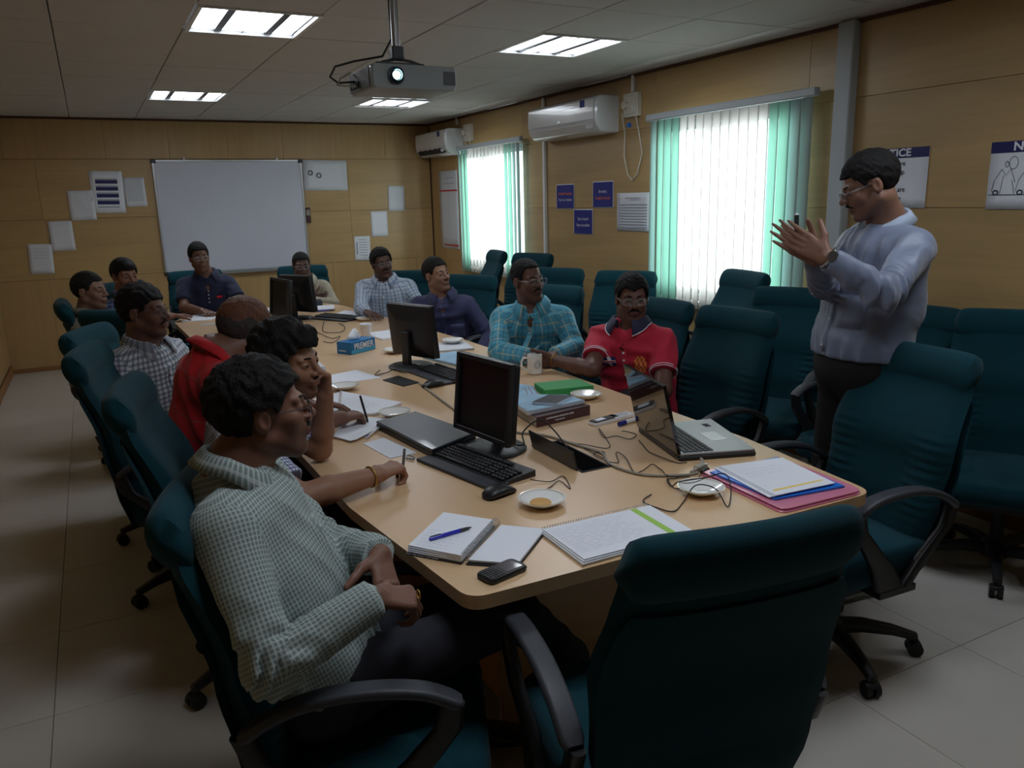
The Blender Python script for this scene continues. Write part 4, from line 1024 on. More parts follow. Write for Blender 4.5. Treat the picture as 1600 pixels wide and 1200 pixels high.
P6, i6 = person(dict(label='young person with a fringe, dark checked shirt, hand on the far table corner', head=(.172, 6.15, 1.135), look=(-66, -3, 0), turn=-35, hip=(.12, 6.30, .52),
    R=((.05, 5.98, .70), (.22, 6.00, .66), (1, 0, 0), (0, 0, -1), (.4, .4, .4, .4)), L=((.33, 6.30, .80), (.46, 6.40, .800), (.75, .6, -.05), (0, 0, -1), (.15, .2, .25, .3)),
    shirt='cloth_dark_check', sleeve='short', tone=(146, 96, 74), hair=dict(top=.022, side=.014, front=.048, add=[((0, .07, .07), (.05, .03, .026))]), h=.013, hh=.0055, fh=.005, bh=.012, seed=13))
P7, i7 = person(dict(label='person in a navy polo shirt seated in front of the whiteboard', head=(.756, 6.93, 1.186), look=(-86, 0, 5), turn=-92, S=(.795, 6.99, .975), hip=(.79, 7.08, .53),
    R=((.59, 6.84, .80), (.700, 6.62, .790), (.35, -.9, -.05), (0, 0, -1), (.25, .3, .35, .4)), L=((1.03, 6.82, .80), (.90, 6.60, .790), (-.2, -1, -.05), (0, 0, -1), (.25, .3, .35, .4)),
    shirt='cloth_navy', sleeve='short', tone=(134, 92, 70), glasses=1, gmat='metal', hair=dict(top=.026, side=.010), h=.012, hh=.005, fh=.005, bh=.012, seed=15, sw=.18, bulk=1.05, cmat='cloth_navy', placket=.12))
P8, i8 = person(dict(label='person in a beige shirt with folded arms behind the far computer screens', head=(1.605, 7.08, 1.062), look=(-96, -4, 0), turn=-100, S=(1.635, 7.13, .868), hip=(1.65, 7.24, .50),
    R=((1.43, 6.99, .72), (1.64, 6.90, .79), (1, .1, .1), (0, 1, 0), (.4, .4, .5, .5)), L=((1.83, 6.96, .72), (1.62, 6.88, .77), (-1, .1, .1), (0, 1, 0), (.4, .4, .5, .5)),
    shirt='cloth_beige', tone=(104, 72, 58), glasses=1, hair=dict(top=.012, side=.006), h=.012, hh=.0055, fh=.006, bh=.012, seed=16, bmat='paper'))
P9, i9 = person(dict(label='person in a pale blue and white checked shirt with a moustache', head=(1.98, 5.99, 1.125), look=(-92, 0, 7), turn=-118, S=(2.01, 6.03, .935), hip=(2.08, 6.16, .52),
    R=((1.765, 5.90, .80), (1.73, 5.66, .800), (.2, -1, -.05), (0, 0, -1), (.3, .3, .3, .3)), L=((2.24, 5.83, .74), (2.06, 5.68, .70), (-.9, -.2, -.1), (0, 0, -1), (.4, .4, .4, .4)),
    shirt='cloth_pale_blue', tone=(106, 72, 58), glasses=1, moustache=1, hair=dict(top=.022, side=.014, wave=.003), h=.011, hh=.005, fh=.006, bh=.012, seed=18, sw=.19, bulk=1.14, pocket=(-.13, -.03, .16, .26), nk=1.1, legs=None))
P10, i10 = person(dict(label='person in a dark blue shirt with a short beard looking up to the right', head=(2.065, 5.08, 1.095), look=(-72, 7, 4), turn=-114, S=(2.10, 5.08, .890), hip=(2.17, 5.20, .50),
    R=((1.95, 4.93, .66), (2.06, 4.75, .60), (.3, -1, -.1), (0, 0, -1), (.4, .4, .4, .4)), L=((2.37, 4.90, .66), (2.22, 4.74, .60), (-.6, -.8, -.1), (0, 0, -1), (.4, .4, .4, .4)),
    shirt='cloth_indigo', tone=(150, 106, 82), moustache=.85, mth=.7, stubble=.45, hair=dict(top=.022, side=.009, front=.068), h=.010, hh=.0045, fh=.006, bh=.012, seed=21, sw=.182, bulk=1.05, bmat='cloth_navy', pocket=(-.14, -.04, .15, .26)))
P11, i11 = person(dict(label='person in a turquoise plaid shirt, forearms folded on the table', head=(2.07, 3.79, 1.158), look=(-82, 2, 3), turn=-126, S=(2.10, 3.80, .955), hip=(2.21, 3.98, .53),
    R=((1.855, 3.73, .800), (1.93, 3.52, .800), (.5, -.9, 0), (0, 0, -1), (.4, .5, .6, .6)), L=((2.24, 3.58, .800), (2.05, 3.475, .800), (-1, -.15, 0), (0, 0, -1), (.4, .5, .6, .6)),
    shirt='cloth_turquoise', tone=(116, 78, 60), glasses=1, moustache=1.1, hair=dict(top=.014, side=.006, front=.080, temple=.02), h=.0085, hh=.004, fh=.0045, bh=.011, seed=24, folds=.010, sw=.18, bulk=1.08, pocket=(-.14, -.04, .15, .27), hem=.6))
P12, i12 = person(dict(label='person in a crimson polo shirt with navy collar, holding a white mug', head=(2.27, 3.11, 1.112), look=(-118, -2, 0), turn=-146, S=(2.266, 3.115, .925), hip=(2.36, 3.12, .49),
    R=((2.03, 3.09, .795), (1.965, 3.345, .805), (-.82, .50, .02), (-.5, -.85, 0), ((.45, .75, .5), (.45, .75, .5), (.5, .8, .5), (.55, .85, .5)), dict(thumb=(.8, .45, .35), tc=.35)), L=((2.24, 2.82, .72), (2.10, 2.86, .58), (-.7, .5, 0), (0, 0, -1), (.4, .4, .4, .4)),
    shirt='cloth_crimson', cmat='cloth_collar_navy', ctrim='paper', strim='paper', sleeve='short', slen=.66, tone=(112, 72, 56), glasses=1, moustache=1.1, hair=dict(top=.022, side=.012, front=.062, wave=.002, peak=-.01), h=.0075, hh=.0038, fh=.004, bh=.010, seed=27, folds=.011, placket=.14, hem=.48, bulk=1.02, tmat='khaki'))
mat('trousers_black', (20, 19, 20), .85)
P13, i13 = person(dict(tmat='trousers_black', label='standing person in a grey blue shirt, head bowed, hands together', head=(2.50, 2.00, 1.612), look=(141, -22, 0), turn=163, S=(2.60, 1.99, 1.405), hip=(2.56, 2.03, .94), hs=.94,
    L=((2.285, 1.735, 1.262), (2.125, 1.845, 1.385), (-.42, .78, .52), (.80, .52, -.10), (.05, .08, .12, .15)), R=((2.39, 2.07, 1.262), (2.175, 1.935, 1.375), (-.45, .72, .58), (-.80, -.50, .10), (.05, .06, .10, .12)),
    shirt='cloth_silver_blue', cmat='cloth_collar_pale', tone=(150, 104, 80), glasses=1, gmat='metal', gr=.0013, moustache=1, hair=dict(top=.020, side=.010, front=.058, wave=.002), h=.0075, hh=.0034, fh=.0034, bh=.010, seed=31, folds=.017, sw=.175, bulk=1.10, belly=.135,
    legs=[((2.57, 2.14, .50), (2.60, 2.16, .11), (-.95, .3, 0)), ((2.53, 1.93, .50), (2.56, 1.94, .11), (-.95, .2, 0))], pocket=(-.14, -.03, .20, .32), waist=1.03, hem=.985, cuffL=.93, cuffR=.93, cgap=.5))
b13 = Vector(i13['base'])
W_ = Vector(i13['arms']['L'][2]); dv = (Vector(i13['arms']['L'][1])-W_).normalized(); wc = W_-b13+dv*.006; e1 = Vector((-.5, -.6, .3)); e1 = (e1-dv*e1.dot(dv)).normalized(); e2 = dv.cross(e1)
wt = MB().tube([wc+e1*.034*math.cos(2*PI*k/20)+e2*.034*math.sin(2*PI*k/20) for k in range(20)], .005, 6, closed=True).build('wristwatch', 'metal', P13, smooth=0)
MB().cyl(wc+e1*.034, wc+e1*.043, .017, n=16).build('watch_dial', 'metal', wt, smooth=30)

# small emblems stitched to the two polo shirts, and a bangle
def patch(info, root, u, h, w, hh, m, name, off=.004, shape=None, n=6):
    b = Vector(info['base']); mb = MB(); pts = {}
    for j in range(n+1):
        for i in range(n+1):
            p = info['on'](u+(i/n-.5)*w, h+(j/n-.5)*hh, off); pts[(i, j)] = None if p is None else p-b
    for j in range(n):
        for i in range(n):
            q = [pts[(i, j)], pts[(i+1, j)], pts[(i+1, j+1)], pts[(i, j+1)]]
            if any(p is None for p in q): continue
            if shape and not shape((i+.5)/n-.5, (j+.5)/n-.5): continue
            mb.add(q, [(0, 1, 2, 3)])
    if mb.f:
        o = mb.build(name, m, root); o.modifiers.new('s', 'SOLIDIFY').thickness = .0015
mat('crest_gold', (215, 130, 60), .7); mat('flag_red', (200, 30, 40), .7); mat('flag_blue', (30, 40, 110), .7)
patch(i12, P12, -.075, .135, .055, .085, 'crest_gold', 'crest', n=9, shape=lambda x, y: x*x*4+y*y*4 < 1 and (int((x+1)*18)+int((y+1)*22)) % 3 > 0)
patch(i12, P12, .075, .125, .058, .045, 'flag_blue', 'flag_badge', n=4)
patch(i12, P12, .075, .125, .060, .012, 'paper', 'flag_stripe', .0055, n=3); patch(i12, P12, .075, .125, .014, .046, 'paper', 'flag_stripe', .0058, n=3); patch(i12, P12, .075, .125, .060, .005, 'flag_red', 'flag_stripe', .0072, n=3)
patch(i7, P7, -.085, .13, .045, .018, 'flag_red', 'crest', n=3)
a = i12['arms']['R']; dv = Vector(a[2]-a[1]).normalized(); cb = Vector(a[2])-Vector(i12['base'])-dv*.012; e1 = dv.orthogonal().normalized(); e2 = dv.cross(e1)
MB().tube([cb+e1*.030*math.cos(2*PI*k/20)+e2*.030*math.sin(2*PI*k/20) for k in range(20)], .0022, 6, closed=True).build('bangle', 'gold', P12, smooth=0)
# ------------------------------------------------------------ conference table
TT = .75
def smooth_poly(pts, r=.10, n=6):
    out = []
    m = len(pts)
    for i in range(m):
        p0, p1, p2, rr_ = Vector(pts[i-1][:2]), Vector(pts[i][:2]), Vector(pts[(i+1) % m][:2]), (pts[i][2] if len(pts[i]) > 2 else 0)
        if not rr_: out.append(tuple(p1)); continue
        a = p1+(p0-p1).normalized()*rr_; b = p1+(p2-p1).normalized()*rr_
        for k in range(n+1): t = k/n; q = a*(1-t)**2+p1*2*t*(1-t)+b*t*t; out.append((q.x, q.y))
    return out
def slab(mb, poly, z0, z1, bev=.003):
    n = len(poly); c = Vector((sum(p[0] for p in poly)/n, sum(p[1] for p in poly)/n)); R = []
    for dz, ins in ((0, bev), (bev, 0), (z1-z0-bev, 0), (z1-z0, bev)):
        R.append([(p[0]+(c-Vector(p)).normalized().x*ins, p[1]+(c-Vector(p)).normalized().y*ins, z0+dz) for p in poly])
    return mb.loft(R)
tb = thing('conference_table', 'long boat shaped light wood conference table running through the room', 'table', (0, 0, 0))
# near module is built round a cable well, so its top is four slabs in one board
HX0, HX1, HY0, HY1 = 1.275, 1.385, 2.00, 2.33
near = smooth_poly([(.63, 1.445, .05), (1.90, 1.425, .06), (1.965, 2.0), (1.985, 3.2), (1.97, 4.41), (.535, 4.41), (.54, 3.2), (.555, 2.1)])
def clip(poly, ax, v, keep_less):
    out = []
    for i in range(len(poly)):
        p, q = poly[i-1], poly[i]; ip = (p[ax] <= v) == keep_less; iq = (q[ax] <= v) == keep_less
        if ip != iq: t = (v-p[ax])/(q[ax]-p[ax]); out.append((p[0]+(q[0]-p[0])*t, p[1]+(q[1]-p[1])*t))
        if iq: out.append(q)
    return out
mb = MB()
S1 = clip(near, 1, HY0, True); S2 = clip(near, 1, HY1, False); mid = clip(clip(near, 1, HY0, False), 1, HY1, True)
for pl in (S1, S2, clip(mid, 0, HX0, True), clip(mid, 0, HX1, False)): mb.prism(pl, TT-.034, TT)
o = mb.build('table_top', 'table_wood', tb); o['label'] = 'nearest section with the cable well'
far = smooth_poly([(.535, 4.4145), (1.97, 4.4145), (1.90, 5.4), (1.80, 6.60, .12), (1.70, 6.86, .1), (.62, 6.80, .12), (.47, 6.45, .1), (.50, 5.4)])
slab(MB(), far, TT-.034, TT, .002).build('table_top', 'table_wood', tb)
for y in (1.95, 3.9, 6.0):
    MB().box((1.25, y, .36), (.62, .03, .716), bev=.002).build('pedestal_panel', 'oak_hx', tb)
for x in (.97, 1.53):
    MB().box((x, 3.98, .36), (.03, 4.06, .60), bev=.002).build('pedestal_side', 'table_side', tb)
w = MB()
for c, d in ((((HX0+HX1)/2, HY0+.003, TT-.03), (HX1-HX0, .006, .065)), (((HX0+HX1)/2, HY1-.003, TT-.03), (HX1-HX0, .006, .065)), ((HX0+.003, (HY0+HY1)/2, TT-.03), (.006, HY1-HY0, .065)), ((HX1-.003, (HY0+HY1)/2, TT-.03), (.006, HY1-HY0, .065)), (((HX0+HX1)/2, (HY0+HY1)/2, TT-.07), (HX1-HX0, HY1-HY0, .006))): w.box(c, d)
w.build('cable_well', 'matte_black', tb)
MB().box((HX0-.012, (HY0+HY1)/2, TT+.034), (.006, HY1-HY0-.04, .068), M=Matrix.Rotation(math.radians(-14), 3, 'Y'), bev=.002).build('cable_well_flap', 'black_plastic', tb)

Z0 = TT+.0005
def quad(name, pts, z, t, m, parent=None, label=None, cat=None, group=None, bev=0, lift=None):
    c = sum((Vector(p) for p in pts), Vector((0, 0)))/len(pts)
    mb = MB(); P = [tuple(Vector(p)-c) for p in pts]
    if lift: mb.add([(P[i][0], P[i][1], lift[i]) for i in range(len(P))]+[(P[i][0], P[i][1], lift[i]+t) for i in range(len(P))], [tuple(range(len(P)))[::-1], tuple(range(len(P), 2*len(P)))]+[(i, (i+1) % len(P), len(P)+(i+1) % len(P), len(P)+i) for i in range(len(P))])
    else: mb.prism(P, 0, t)
    o = mb.build(name, m, parent, loc=(c.x, c.y, z))
    if label: tag(o, label, cat, group)
    return o
def saucer(x, y, label, biscuit=False, z=Z0, r=.067):
    t = thing('saucer', label, 'saucer', (x, y, z), 0, 'white saucers on the table')
    MB().lathe([(.03, 0), (.034, .002), (.038, .004), (r, .021), (r+.001, .023), (r-.003, .0225), (.036, .0065), (.012, .005)], n=40).build('dish', 'porcelain', t, smooth=50)
    MB().tube([((r-.0045)*math.cos(2*PI*k/40), (r-.0045)*math.sin(2*PI*k/40), .0222) for k in range(40)], .0006, 4, closed=True).build('gilt_ring', 'gold_line', t)
    if biscuit:
        b = MB().lathe([(.018, 0), (.029, .001), (.031, .004), (.028, .0075), (.012, .0085)], n=28).build('biscuit', 'biscuit', None, smooth=40, loc=(x-.008, y-.006, z+.0068)); tag(b, 'round pale biscuit lying in the saucer beside the notebook', 'biscuit')
saucer(1.035, 1.835, 'white saucer holding a round biscuit at the near end', True)
saucer(1.475, 1.675, 'white saucer by the pink folder with black wire across it')
saucer(.995, 2.965, 'white saucer left of the dark closed laptop')
saucer(.955, 3.54, 'white saucer beside the cheek of the person in blue checks')
saucer(1.455, 4.27, 'white saucer left of the middle monitor')
saucer(1.695, 5.60, 'white saucer next to the far keyboard')
saucer(1.80, 2.79, 'white saucer right of the book stack, by the green box')
saucer(1.83, 4.30, 'white saucer on the grey booklet behind the middle monitor', z=Z0+.014)
mat('print', (186, 190, 204), .7)
def scribble(parent, o, ex, ey, w, h, rows, m='print', seed=0, th=.0012, fill=.8, name='handwriting'):
    r = random.Random(seed); mb = MB(); ex = Vector(ex).normalized(); ey = Vector(ey).normalized(); n = ex.cross(ey)
    for k in range(rows):
        x = 0
        while x < w*fill:
            L_ = r.uniform(.012, .035)*w/.2
            if x+L_ > w: break
            p = Vector(o)+ex*(x)+ey*(h*(1-(k+.5)/rows)-h/2+r.uniform(-.001, .001)); q = p+ex*L_
            mb.add([p-ey*th/2+n*.0003, q-ey*th/2+n*.0003, q+ey*th/2+n*.0003, p+ey*th/2+n*.0003], [(0, 1, 2, 3)]); x += L_+r.uniform(.004, .012)*w/.2
    return mb.build(name, m, parent)
def spiral(p0, p1, r, n, parent, m='metal', z=0, name='spiral_binding'):
    p0, p1 = Vector(p0), Vector(p1); d = (p1-p0); s = d.normalized().cross(Vector((0, 0, 1))); mb = MB()
    for k in range(n):
        c = p0+d*(k+.5)/n; mb.tube([c+s*r*math.cos(2*PI*i/10)+Vector((0, 0, 1))*r*math.sin(2*PI*i/10)+d*.15/n*math.sin(PI*i/10) for i in range(10)], r*.10, 4, closed=True)
    return mb.build(name, m, parent)

# notebook lying open, its thick left half and thin right half
nb = thing('notebook', 'open spiral notebook with a blue pen on it, near the corner of the table', 'notebook', (.76, 1.68, Z0))
def rel(p): return (p[0]-.76, p[1]-1.68)
A, B_, C_, D_ = (.588, 1.725), (.752, 1.885), (.850, 1.762), (.682, 1.605)
E1, E2, E3 = (.866, 1.795), (.955, 1.668), (.79, 1.52)
slab(MB(), [rel(p) for p in (A, D_, C_, B_)], 0, .005, .001).build('cover', 'black_plastic', nb)
slab(MB(), [rel(p) for p in ((.690, 1.598), E3, E2, (.864, 1.757))], 0, .003, .001).build('cover', 'black_plastic', nb)
for k in range(4):
    q = .0012*k; slab(MB(), [rel(p) for p in ((A[0]+.003+q, A[1]+q), (D_[0]+.001, D_[1]+.003), (C_[0]-.004, C_[1]), (B_[0], B_[1]-.003-q))], .0055+k*.0045, .0095+k*.0045, .0006).build('page_block', 'paper', nb)
slab(MB(), [rel(p) for p in ((.700, 1.605), (E3[0]+.002, E3[1]+.006), (E2[0]-.006, E2[1]), (.862, 1.750))], .0035, .0095, .0008).build('page_block', 'paper', nb)
dx = Vector(rel(C_))-Vector(rel(D_)); spiral((*(Vector(rel(D_))+Vector((.006, .002))), .016), (*(Vector(rel(C_))+Vector((.004, .0))), .016), .011, 20, nb, 'alu')
ex = (Vector(D_)-Vector(A)); ey = Vector(B_)-Vector(A)
scribble(nb, (*rel((.625, 1.735)), .0237), (ex.x, ex.y, 0), (ey.x, ey.y, 0), .11, .16, 9, seed=2)
def pen(p0, p1, z0, z1, m, label, r=.0045, capm='black_plastic', cat='pen', name='pen'):
    a = Vector((*p0, z0)); b = Vector((*p1, z1)); t = thing(name, label, cat, tuple(a)); d = b-a; u = d.normalized()
    MB().tube([u*0, u*.004, d*.72], [r*.7, r, r], 10).build('barrel', m, t, smooth=40)
    MB().tube([d*.72, d*.74, d*.9, d], [r*1.1, r, r*.8, r*.2], 10).build('grip', capm, t, smooth=40)
    MB().box(tuple(u*.018+Vector((0, 0, r*1.2))), (.004, .03, .0015), rot=math.atan2(u.y, u.x)-PI/2).build('clip', capm, t)
    return t
mat('pen_blue', (34, 40, 190), .25, coat=.5); mat('pen_white', (225, 226, 230), .3)
pen((.648, 1.722), (.770, 1.735), Z0+.0285, Z0+.0285, 'pen_blue', 'blue ballpoint pen lying on the open notebook', .0048)

# flip-over reporter pad partly behind the foreground chair
sp = thing('spiral_pad', 'large spiral bound pad with a green stripe, covered in notes, near end of the table', 'notebook', (1.09, 1.57, Z0))
def rl(p, o): return (p[0]-o[0], p[1]-o[1])
O = (1.09, 1.57)
slab(MB(), [rl(p, O) for p in ((.925, 1.452), (1.262, 1.452), (1.272, 1.652), (.932, 1.662))], 0, .003, .0006).build('cover', 'paper_grey', sp)
for k in range(3): slab(MB(), [rl(p, O) for p in ((.925+.004*k, 1.450+.003*k), (1.26, 1.454), (1.27, 1.648), (.930+.003*k, 1.658))], .0035+.004*k, .0070+.004*k, .0005).build('page_block', 'paper', sp)
spiral((*rl((.937, 1.664), O), .010), (*rl((1.268, 1.657), O), .010), .008, 42, sp, 'alu')
mat('lime', (160, 205, 90), .6)
slab(MB(), [rl(p, O) for p in ((1.196, 1.47), (1.216, 1.47), (1.222, 1.647), (1.203, 1.647))], .0152, .0156, .0001).build('green_stripe', 'lime', sp)
scribble(sp, (*rl((.945, 1.56), O), .0152), (1, .03, 0), (-.03, 1, 0), .24, .15, 13, seed=5)

# mobile phone with a keypad
ph = thing('mobile_phone', 'black mobile phone with keypad at the rounded table corner', 'phone', (.745, 1.515, Z0), math.radians(14))
slab(MB(), [(x, y) for x, y in rr(.115, .060, 6, .014)], 0, .0125, .003).build('phone_body', 'black_plastic', ph, smooth=40)
MB().box((.022, 0, .0128), (.048, .042, .0012), bev=.0005).build('screen', mat('phone_screen', (92, 88, 92), .12, coat=.8), ph)
mk_ = MB()
for i in range(6):
    for j in range(5): mk_.box((-.050+i*.0078, -.020+j*.0098, .0132), (.0062, .0080, .0016), bev=.0005)
o = mk_.build('keypad', mat('phone_key', (44, 44, 48), .35), ph); o['kind'] = 'stuff'
MB().tube([(.056, -.024, .006), (.0565, 0, .006), (.056, .024, .006)], .002, 5).build('metal_trim', 'metal', ph)

# keyboards
def keyboard(x, y, ang, label, rest=True):
    t = thing('keyboard', label, 'keyboard', (x, y, Z0), math.radians(ang), 'black computer keyboards')
    W2, D2 = .45, .155
    MB().add([(sx*W2/2, sy*D2/2, (.012 if sy < 0 else .024) if top else 0) for top in (0, 1) for sx, sy in ((-1, -1), (1, -1), (1, 1), (-1, 1))], [(3, 2, 1, 0), (4, 5, 6, 7), (0, 1, 5, 4), (1, 2, 6, 5), (2, 3, 7, 6), (3, 0, 4, 7)]).build('keyboard_body', 'black_plastic', t)
    if rest: MB().box((0, -D2/2-.032, .006), (W2, .062, .012), bev=.003).build('palm_rest', 'arm_plastic', t)
    k = MB(); tilt = Matrix.Rotation(math.atan2(.012, D2), 3, 'X')
    for r_ in range(6):
        yy = -D2/2+.018+r_*.0205+(.008 if r_ == 5 else 0)
        for c in range(15):
            if r_ == 0 and 4 <= c <= 9:
                if c == 6: k.box((-W2/2+.018+6.5*.0188, yy, .0165+.012*(yy+D2/2)/D2), (.11, .016, .009), M=tilt, bev=.002)
                continue
            k.box((-W2/2+.018+c*.0188, yy, .0165+.012*(yy+D2/2)/D2), (.0165, .016, .009), M=tilt, bev=.003)
        for c in range(3): k.box((-W2/2+.306+c*.0188, yy, .0165+.012*(yy+D2/2)/D2), (.0165, .016, .009), M=tilt, bev=.003)
        if r_ < 5:
            for c in range(4): k.box((-W2/2+.370+c*.0182, yy, .0165+.012*(yy+D2/2)/D2), (.0160, .016, .009), M=tilt, bev=.003)
    o = k.build('key', 'key_black', t); o['kind'] = 'stuff'
    return t
kb = keyboard(1.012, 2.225, -79+360, 'black keyboard with palm rest in front of the nearest monitor')
kb.rotation_euler = (0, 0, math.radians(-77)); kb.scale = (.86, .86, .86); kb.location.x += .015
kb2 = dup(kb, (1.47, 3.56, Z0), math.radians(-84), 'black keyboard behind the nearest monitor, by the middle monitor')
kb3 = dup(kb, (1.56, 5.83, Z0), math.radians(-60), 'black keyboard at the far end beside the two back monitors')
def mouse(x, y, ang, label):
    t = thing('computer_mouse', label, 'mouse', (x, y, Z0), math.radians(ang), 'black computer mice')
    rg = []
    for s_, w_, h_ in ((-.055, .012, .010), (-.048, .024, .020), (-.03, .030, .031), (0, .031, .036), (.03, .029, .026), (.048, .024, .015), (.055, .012, .008)):
        rg.append([(w_*math.cos(2*PI*k/16), s_, max(0, h_*.5+h_*.5*math.sin(2*PI*k/16))) for k in range(16)])
    MB().loft(rg).build('mouse_body', 'black_plastic', t, smooth=60)
    MB().box((0, .030, .026), (.006, .014, .010), bev=.002).build('scroll_wheel', 'arm_plastic', t)
    return t
mouse(.965, 1.965, -75, 'black mouse against the end of the nearest keyboard'); mouse(1.325, 3.365, 100, 'black mouse left of the middle keyboard')
mp_ = quad('mouse_pad', [(1.165, 3.62), (1.205, 3.44), (1.30, 3.47), (1.262, 3.67)], Z0, .003, 'matte_black', label='small black mouse pad below the middle monitor', cat='mouse pad')

# monitors
def monitor(x, y, ang, label, wd=.41, ht=.285, z=.055, round_base=True, tilt=6):
    t = thing('computer_monitor', label, 'monitor', (x, y, Z0), math.radians(ang), 'black flat monitors'); R = Matrix.Rotation(math.radians(-tilt), 3, 'X')   # the screen faces local -Y
    cz = z+ht/2+.03; off = Vector((0, -.02, cz))
    bz = MB()
    for s in (-1, 1): bz.box(off+R @ Vector((s*(wd/2-.008), -.012, 0)), (.016, .020, ht), M=R, bev=.002); bz.box(off+R @ Vector((0, -.012, s*(ht/2-.009))), (wd-.032, .020, .018), M=R, bev=.002)
    bz.build('bezel', 'black_plastic', t)
    MB().box(off+R @ Vector((0, -.008, 0)), (wd-.03, .008, ht-.034), M=R).build('screen', 'screen', t)
    sh = MB(); rg = []
    for yy, s in ((0, 1), (.018, .985), (.032, .80), (.042, .45)): rg.append([tuple(off+R @ Vector((px*s, yy-.002, py*s-.004*(1-s)))) for px, py in rr(wd, ht, 4, .012)])
    sh.loft(rg).build('rear_housing', 'black_plastic', t, smooth=30)
    MB().box((0, .028, (cz)/2), (.055, .024, cz), bev=.005).build('neck', 'black_plastic', t)
    if round_base: MB().lathe([(.118, 0), (.12, .006), (.108, .013), (.04, .018)], n=36).build('base', 'black_plastic', t, smooth=40)
    else: slab(MB(), rr(.22, .18, 5, .02), 0, .014, .004).build('base', 'black_plastic', t)
    MB().box(off+R @ Vector((wd/2-.05, -.0225, -ht/2+.009)), (.03, .001, .003), M=R).build('button_strip', 'arm_plastic', t)
    return t
m1 = monitor(1.165, 2.375, -101, 'nearest black monitor, dark screen turned to the camera', .325, .275, .022)
# faces -X side: local -Y must look to the seated side, towards the near left
m1.rotation_euler = (0, 0, math.radians(-81)); m1.location = (1.14, 2.365, Z0)
m2 = dup(m1, (1.40, 3.85, Z0), math.radians(112), 'middle black monitor seen from behind, in front of the dark blue shirt')
m3 = dup(m1, (1.30, 6.00, Z0), math.radians(121), 'back monitor seen from behind, in front of the beige shirt')
m4 = dup(m1, (1.17, 5.80, Z0), math.radians(-80), 'back monitor seen edge on, left of the other far monitor')

# closed dark laptop and papers on the left side
cl = thing('closed_laptop', 'closed dark grey laptop lying left of the nearest monitor', 'laptop', (1.01, 2.64, Z0), 0)
mat('slate', (52, 58, 66), .35, coat=.2)
Q = [(.875, 2.83), (1.055, 2.885), (1.135, 2.49), (.925, 2.385)]
slab(MB(), [rl(p, (1.01, 2.64)) for p in Q], 0, .020, .003).build('laptop_base', 'black_plastic', cl); slab(MB(), [rl(p, (1.01, 2.64)) for p in Q], .021, .031, .003).build('lid', 'slate', cl)
quad('paper_sheet', [(.772, 2.672), (.86, 2.70), (.90, 2.47), (.80, 2.46)], Z0, .0012, 'paper', label='small white sheet tucked before the dark closed laptop', cat='paper')
ring_ = MB().tube([(.06*0+.012*math.cos(2*PI*k/12)+.86, 2.425+.022*math.sin(2*PI*k/12), Z0+.004) for k in range(12)], .003, 6, closed=True).build('key_ring', 'metal', None, smooth=0); tag(ring_, 'small shiny metal ring at the edge of the white sheet by the bangled wrist', 'key ring')
n3 = thing('notebook', 'open notebook with pages flat under the writing hand of the red shirted person', 'notebook', (.9, 3.25, Z0))
O = (.9, 3.25)
slab(MB(), [rl(p, O) for p in ((.733, 3.12), (.80, 3.10), (.915, 3.48), (.733, 3.39))], 0, .006, .001).build('page_block', 'paper', n3)
slab(MB(), [rl(p, O) for p in ((.80, 3.08), (.93, 3.02), (1.085, 3.13), (.922, 3.475))], 0, .010, .001).build('page_block', 'paper', n3)
spiral((*rl((.80, 3.09), O), .008), (*rl((.918, 3.475), O), .008), .006, 26, n3, 'alu')
scribble(n3, (*rl((.87, 3.20), O), .0103), (1, .3, 0), (-.3, 1, 0), .12, .20, 9, m='ink', seed=8)
n4 = thing('notepad', 'white notepad with curling pages between the writing hand and the closed laptop', 'notebook', (.83, 2.87, Z0)); O = (.83, 2.87)
slab(MB(), [rl(p, O) for p in ((.70, 2.80), (.735, 2.72), (.965, 2.90), (.90, 2.985), (.76, 2.93))], 0, .007, .001).build('page_block', 'paper', n4)
slab(MB(), [rl(p, O) for p in ((.69, 2.815), (.735, 2.705), (.76, 2.71), (.95, 2.875), (.91, 2.91))], .0075, .009, .0004).build('loose_leaf', 'paper', n4)
pen((.795, 2.715), (.925, 2.865), Z0+.006, Z0+.010, 'pen_white', 'slim white and blue pen beside the notepad, left of the closed laptop', .004, 'pen_blue')
quad('paper_sheet', [(.84, 3.66), (1.18, 3.68), (1.125, 3.93), (.90, 3.86)], Z0, .0012, 'paper', label='white sheet behind the saucer near the left edge, before the middle monitor', cat='paper')
bk = thing('book_stack', 'low pile of pale booklets beyond the cheek of the person in blue checks', 'books', (.88, 3.98, Z0))
for k in range(5): slab(MB(), [(x, y) for x, y in ((-.09, -.13+.003*k), (.07+.004*(k % 2), -.12), (.075, .12), (-.085, .11))], .011*k, .011*k+.0095, .001).build('booklet', 'paper_grey', bk)

# pen held by the red shirted writer, and one gripped by the young person
pen((.866, 2.925), (.872, 2.925), Z0+.01, Z0+.012, 'matte_black', 'x') if False else None
def pen3(a, b, m, label, r=.0045, cap='matte_black'):
    a, b = Vector(a), Vector(b); t = thing('pen', label, 'pen', tuple(a)); d = b-a
    MB().tube([d*0, d*.06, d*.2, d*.95], [r*.2, r*.8, r, r], 10).build('barrel', m, t, smooth=40); MB().tube([d*.95, d], [r, r*.6], 10).build('pen_cap', cap, t, smooth=40)
pen3((.865, 2.905, .757), (.848, 2.93, .865), 'matte_black', 'thin black pen in the hand of the writer in red')
pen3((.762, 2.232, .770), (.785, 2.262, .842), 'metal', 'silver pen in the hand wearing the gold bangle')
pen3((2.095, 1.945, 1.405), (2.105, 1.962, 1.525), 'matte_black', 'black marker held up between the joined hands', .0075, 'paper_grey')

